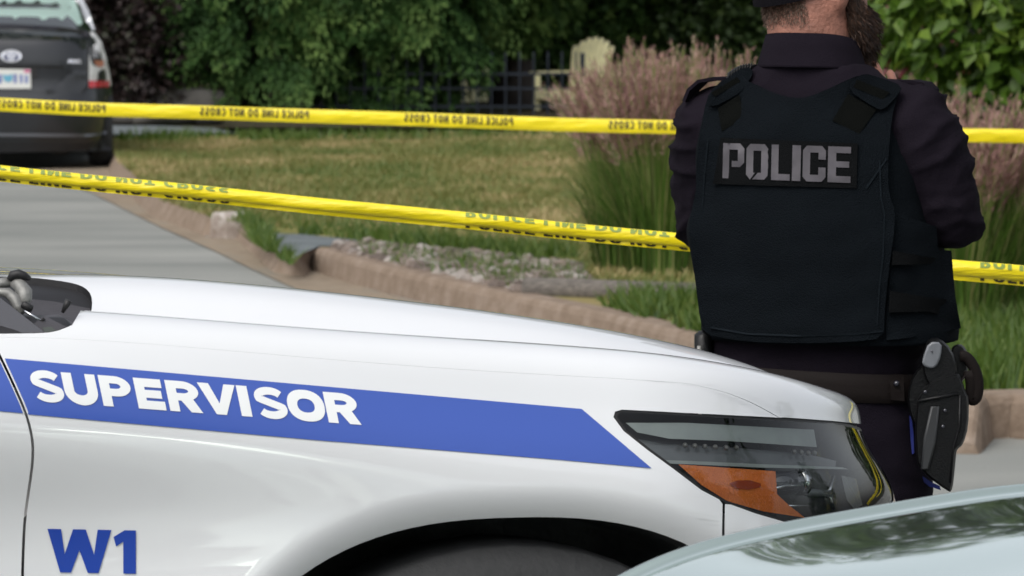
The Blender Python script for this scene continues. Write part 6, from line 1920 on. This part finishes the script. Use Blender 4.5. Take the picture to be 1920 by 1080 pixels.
def hd(name, polys, m, parent, off=.006, thick=.006, holes=(), sm=3, step=9):
    return drape(name, polys, m, parent, off=off, thick=thick, holes=holes, tree=TH, sm=sm, step=step, D0=HD, dens=7, dmax=2.5)
glass_o = [(-130, -4), (-120, 42), (22, 43), (100, 47), (163, 54), (150, 14), (140, -8), (22, -12)]
hd("rear_window", [smooth_loop(np.array([(-118, 0), (-108, 40), (22, 42), (100, 46), (158, 53), (146, 14), (137, -6), (22, -10)], float), 1)], M_rglass, hatch, off=.012)
hd("spoiler_bar", [[(-130, 44), (22, 45), (110, 50), (167, 58), (168, 70), (110, 60), (22, 56), (-130, 56)]], M_gloss, hatch, off=.030, thick=.05, sm=40)
hd("screen_edge", [[(140, -20), (147, -20), (166, 20), (178, 56), (172, 58), (158, 22)]], M_silver_trim, hatch, off=.012)
hd("lower_screen", [[(-118, 60), (22, 61), (163, 72), (163, 92), (22, 86), (-118, 86)]], M_glass, hatch, off=.008, sm=25)
hd("hatch_gap", [[(-120, 122), (22, 122), (120, 124), (120, 127), (22, 126), (-120, 126)]], M_rubber, hatch, off=.008)
hd("hatch_gap", [[(164, 60), (167, 60), (166, 165), (150, 182), (147, 180), (163, 162)]], M_rubber, hatch, off=.008)
tail = hd("tail_light", [[(168, 60), (178, 62), (190, 78), (199, 108), (206, 140), (209, 160), (166, 164), (167, 110)]], M_clearl, hatch, off=.035, thick=.03)
hd("red_lens", [[(167, 151), (206, 152), (204, 163), (167, 164)]], M_redl, tail, off=.045)
hd("indicator_lens", [[(173, 113), (195, 113), (194, 125), (174, 125)]], M_pinkl, tail, off=.045)
for a in (176, 183): hd("lamp_divider", [[(a, 84), (a + 2.5, 84), (a + 2.5, 108), (a, 108)]], M_silver_trim, tail, off=.045)
hd("tail_light", [[(-134, 60), (-124, 58), (-124, 164), (-165, 160), (-160, 120), (-148, 78)]], M_clearl, hatch, off=.035, thick=.03)
# licence plate with its print, badge ovals, small chrome script
plate = hd("licence_plate", [[(-16, 129), (57, 130), (58, 166), (-16, 166)]], M_plate, hatch, off=.022, thick=.01)
hd("plate_print", [[(-12, 140), (-6, 140), (-6, 156), (-12, 156)], [(-3, 140), (3, 140), (3, 156), (-3, 156)], [(26, 139), (31, 139), (31, 156), (26, 156)], [(37, 141), (42, 139), (42, 156), (38, 156)], [(47, 141), (52, 141), (52, 156), (47, 156)]], M_pblue, plate, off=.026, thick=.002, step=5)
hd("plate_print", [[(5, 139), (10, 141), (14, 141), (24, 139), (23, 150), (19, 154), (11, 154), (7, 149)]], M_pteal, plate, off=.026, thick=.002, step=5)
hd("plate_sticker", [[(45, 131), (56, 131), (56, 136), (45, 136)]], M_ppink, plate, off=.026, thick=.002, step=5)
hd("plate_recess", [[(59, 128), (68, 128), (70, 145), (62, 146), (59, 140)]], M_rubber, hatch, off=.008)
def oval(cx_, cy_, a, b, n=28): return [(cx_ + a * math.cos(t), cy_ + b * math.sin(t)) for t in np.linspace(0, 2 * np.pi, n, endpoint=False)]
M_badge = mat("badge_chrome", (.80, .82, .88), rough=.25, metal=.5)
badge = hd("badge", [oval(21, 105, 19.5, 12)], mat("badge_blue_field", (.05, .06, .13), rough=.3), hatch, off=.012, step=5)
hd("badge_ring", [oval(21, 105, 19.5, 12)], M_badge, badge, off=.018, holes=[oval(21, 105, 15.5, 9)], step=5)
hd("badge_ring", [oval(21, 101, 14, 5.2)], M_badge, badge, off=.018, holes=[oval(21, 101, 10.5, 3.0)], step=4)
hd("badge_ring", [oval(21, 105, 5.5, 9.5)], M_badge, badge, off=.020, holes=[oval(21, 105, 2.6, 6.6)], step=4)
sx = 128.5
script = []
for ch, w_ in zip("PRIUS", (4.6, 4.6, 1.6, 4.8, 4.4)):
    pp, hh = glyph(ch, w_ / 8.0, .2 if ch == 'I' else .19)
    for p in pp: script.append([(sx + a * 8.0, 119 - b * 7.5) for a, b in p])
    sx += w_ + .9
hd("chrome_script", script, M_badge, hatch, off=.014, thick=.004, step=4)
# bumper: dark lower part, light crease, tyres, exhaust
hd("bumper_inset", [[(-70, 166), (100, 168), (138, 130), (164, 132), (163, 160), (146, 182), (-110, 182)]], mat("dark_grey_bumper", (.022, .024, .028), rough=.4, coat=.4), hatch, off=.006, thick=.004)  # inset in the same dark grey as the body paint
hd("bumper_trim", [[(-120, 248), (22, 250), (160, 251), (200, 246), (200, 250), (160, 257), (22, 256), (-120, 254)]], M_silver_trim if False else mat("bumper_crease", (.10, .105, .12), rough=.3, coat=.6), hatch, off=.012)
hd("bumper_valance", [[(-125, 258), (22, 260), (160, 261), (208, 258), (207, 282), (22, 286), (-125, 284)]], M_plastic, hatch, off=.008)
def hwheel(x, y):
    n_ = 36; a = np.linspace(0, 2 * np.pi, n_, endpoint=False)
    prof = [(.19, -.09), (.29, -.10), (.312, -.07), (.318, 0), (.312, .07), (.29, .10), (.19, .09)]
    V = np.concatenate([np.stack([np.full(n_, x + o), y + q * np.cos(a), .318 + q * np.sin(a)], 1) for q, o in prof])
    Fc = [(i * n_ + j, i * n_ + (j + 1) % n_, (i + 1) * n_ + (j + 1) % n_, (i + 1) * n_ + j) for i in range(6) for j in range(n_)] + [tuple(range(n_)), tuple(range(7 * n_ - 1, 6 * n_ - 1, -1))]
    w_ = mesh("wheel", HW(V), Fc, M_tyre, hatch)
    V2 = np.concatenate([np.stack([np.full(n_, x + math.copysign(.1, x) * k), y + q * np.cos(a), .318 + q * np.sin(a)], 1) for q, k in ((.19, .95), (.10, .8), (0, .8))])
    mesh("rim", HW(V2), [(i * n_ + j, i * n_ + (j + 1) % n_, (i + 1) * n_ + (j + 1) % n_, (i + 1) * n_ + j) for i in range(2) for j in range(n_)], M_silver_trim, w_)
for x in (-.755, .755):
    for y in (.80, 3.5): hwheel(x, y)
mb = MB(); mb.box((0, 0, 0), (1.5, 3.6, .10)); mb.V[0] = HW(mb.V[0] + np.array([0, 2.2, .22])); mb.build("underbody", M_plastic, hatch)
mb = MB(); mb.V = []; mb.tube([HW([.42, .25, .23]), HW([.42, .10, .22])], .03, 12); mb.build("exhaust_pipe", M_steel, hatch)
mb = MB(); mb.tube([HW([.40, .40, .25]), HW([.40, .22, .25])], .13, 14); mb.build("silencer", M_steel, hatch)

# ================================================================== silver car in the near corner
M_silver = mat("silver_green_metallic", (.78, .92, .82), rough=.07, metal=.97, coat=1.0, coat_rough=.02)
YS = R(180 + 6)
cD = 5.25
Rs = Matrix.Rotation(YS, 4, 'Z')
ancs = Vector(pix(1650, 945, cD)) - (Rs.to_3x3() @ Vector((0, -.55, 1.0)))
ancs.z = ancs.z
M_S2 = Matrix.Translation(ancs) @ Rs
car2 = empty("silver_car", M_S2)
tag(car2, "pale silver green car whose curved bonnet fills the lower right corner", "car")
trc = [(1160, 1080), (1228, 1046), (1314, 1016), (1399, 995), (1472, 980), (1527, 967), (1613, 952), (1698, 939), (1783, 924), (1920, 907)]
rows2 = [dict(w=1e-4, L=.60, n=2.3), dict(w=.25, L=.592, n=2.3), dict(w=.49, L=.572, n=2.3), dict(w=.531, L=.565, n=2.3), dict(w=.55, L=.56, n=2.3), dict(w=.568, L=.555, n=2.3), dict(w=.72, L=.52, n=2.3), dict(w=.83, L=.50, n=2.3), dict(w=.875, L=.52, n=2.4), dict(w=.89, L=.56, n=2.6), dict(w=.86, L=.55, n=2.6)]
S2 = Surf(M_S2, rows2, -.25, 1.0)
uk2 = np.linspace(-.9, 1.0, 50)
X, Y = S2.xy(4, uk2)
t_ = np.array(trc, float); pc_ = np.polyfit((t_[:, 0] - 1500) / 400, t_[:, 1], 4)
z = np.full(len(X), 1.0); A2 = np.array(M_S2)
for _ in range(40):
    P = np.stack([X, Y, z], 1) @ A2[:3, :3].T + A2[:3, 3]; p = proj(P)
    col = np.clip(p[:, 0], 1160, 1920); cc_ = (col - 1500) / 400
    want = np.polyval(pc_, cc_) + (p[:, 0] - col) * np.polyval(np.polyder(pc_), cc_) / 400
    z -= (want - p[:, 1]) * P[:, 1] / F * .8
kx = (p[:, 0] > 1150) & (p[:, 0] < 2150)
ua, za = uk2[kx], z[kx]
slope_n = (za[-1] - za[-2]) / (ua[-1] - ua[-2])
zT = cspline(np.concatenate([[-1.2, -.9], ua, [ua[-1] + .18, 1.0]]) if ua[0] > -.88 else np.concatenate([[-1.2], ua, [ua[-1] + .18, 1.0]]),
             np.concatenate([[za[0] + .05, za[0] + .03], za, [za[-1] + slope_n * .18 * 1.15, za[-1] + slope_n * .3 - .06]]) if ua[0] > -.88 else np.concatenate([[za[0] + .03], za, [za[-1] + slope_n * .18 * 1.15, za[-1] + slope_n * .3 - .06]]))
def nose(u): return np.clip((u + .1) / .9, 0, 1) ** 2
for _i, _dz in ((0, -.0180), (1, -.0072), (2, -.0066), (3, -.0060), (4, 0), (5, -.0045), (6, -.040), (7, -.10)):
    rows2[_i]['z'] = (lambda d_: (lambda u: zT(u) + d_))(_dz)
rows2[8]['z'] = lambda u: np.full(np.shape(u), .74) - .03 * nose(u); rows2[9]['z'] = lambda u: np.full(np.shape(u), .50); rows2[10]['z'] = lambda u: np.full(np.shape(u), .25)
hp2 = densify([(-.95, 0), (-.95, 6.2), (.85, 6.2), (1.0, 6.0), (1.0, 0)], .1)
P, T, n = S2.patch([hp2], [], step=(.02, .12)); both(S2, "bonnet", P, T, n, M_silver, car2, join=True)
th = np.linspace(0, math.pi, 40)
W2 = np.array([(-.27 + .37 * math.cos(a), .33 + .36 * math.sin(a)) for a in th])
def uv2(u_, z_):
    vv = np.linspace(7, 10, 300); q = S2.eval(np.full(300, u_), vv, local=True)[:, 2]
    return (u_, float(np.interp(-z_, -q, vv)))
AR2 = [uv2(*q) for q in W2]; AR2 = [(AR2[0][0], 10.3)] + AR2 + [(AR2[-1][0], 10.3)]
fp2 = densify([(-1.0, 6.21), (.5, 6.21), (.85, 6.21), (.86, 8.0), (.5, 10.0), (-1.0, 10.0)], .08)
P, T, n = S2.patch([fp2], [AR2], step=(.03, .15)); both(S2, "front_wing", P, T, n, M_silver, car2)
P, T, n = S2.patch([densify([(.865, 8.0), (1.0, 8.0), (1.0, 10.0), (.51, 10.0)], .08)], [], step=(.03, .15)); both(S2, "front_bumper", P, T, n, M_silver, car2, join=True)
P, T, n = S2.patch([densify([(.87, 6.25), (1.0, 6.25), (1.0, 7.95), (.87, 7.95)], .05)], [], step=(.03, .15), off=-.004); both(S2, "grille", P, T, n, M_gloss, car2, join=True)
P, T, n = S2.patch([densify([(-1.005, 6.4), (-1.005, 10), (-3.3, 10), (-3.3, 6.4)], .12)], [], step=(.08, .25)); both(S2, "side_panel", P, T, n, M_silver, car2)
def lw2(a): return S2.world(np.asarray(a, float))
zc0 = float(zT(np.array([-.95]))[0]) + .03
cab = [[(x_, y_ * hw, z_ + .03 * (1 - y_ * y_)) for y_ in (-1, -.6, 0, .6, 1)] for x_, hw, z_ in ((-.93, .72, zc0), (-1.6, .60, 1.42), (-1.9, .58, 1.46), (-2.6, .58, 1.45), (-3.3, .72, 1.02))]
V = np.array(cab).reshape(-1, 3); Fq = [(i * 5 + j, i * 5 + j + 1, (i + 1) * 5 + j + 1, (i + 1) * 5 + j) for i in range(4) for j in range(4)]
mesh("windscreen", lw2(V[:10]), Fq[:4], M_glass, car2); mesh("roof", lw2(V[5:20]), [tuple(i - 5 for i in f) for f in Fq[4:12]], M_silver, car2); mesh("rear_window", lw2(V[15:25]), [tuple(i - 15 for i in f) for f in Fq[12:]], M_glass, car2)
for s_ in (1, -1):
    V = [(-.93, s_ * .83, zc0 - .08), (-1.6, s_ * .60, 1.42), (-1.9, s_ * .58, 1.46), (-2.6, s_ * .58, 1.45), (-3.3, s_ * .74, 1.0), (-.93, s_ * .86, .9), (-1.6, s_ * .87, .9), (-1.9, s_ * .87, .9), (-2.6, s_ * .87, .9), (-3.3, s_ * .85, .9)]
    mesh("side_window", lw2(V), [(i, i + 1, i + 6, i + 5) for i in range(4)], M_glass, car2, smooth=False)
def wheel2(c):
    n_ = 36; a = np.linspace(0, 2 * np.pi, n_, endpoint=False)
    prof = [(0, -.07), (.18, -.09), (.30, -.10), (.33, -.06), (.335, 0), (.33, .06), (.30, .10), (.18, .09), (0, .07)]
    V = np.concatenate([np.stack([c[0] + q * np.cos(a), np.full(n_, c[1] + o), c[2] + q * np.sin(a)], 1) for q, o in prof])
    mesh("wheel", lw2(V), [(i * n_ + j, i * n_ + (j + 1) % n_, (i + 1) * n_ + (j + 1) % n_, (i + 1) * n_ + j) for i in range(8) for j in range(n_)], M_tyre, car2)
zoff = .225 - ancs.z
for x in (-.27, -2.9):
    for y in (-.76, .76): wheel2((x, y, .335 + zoff * 0))
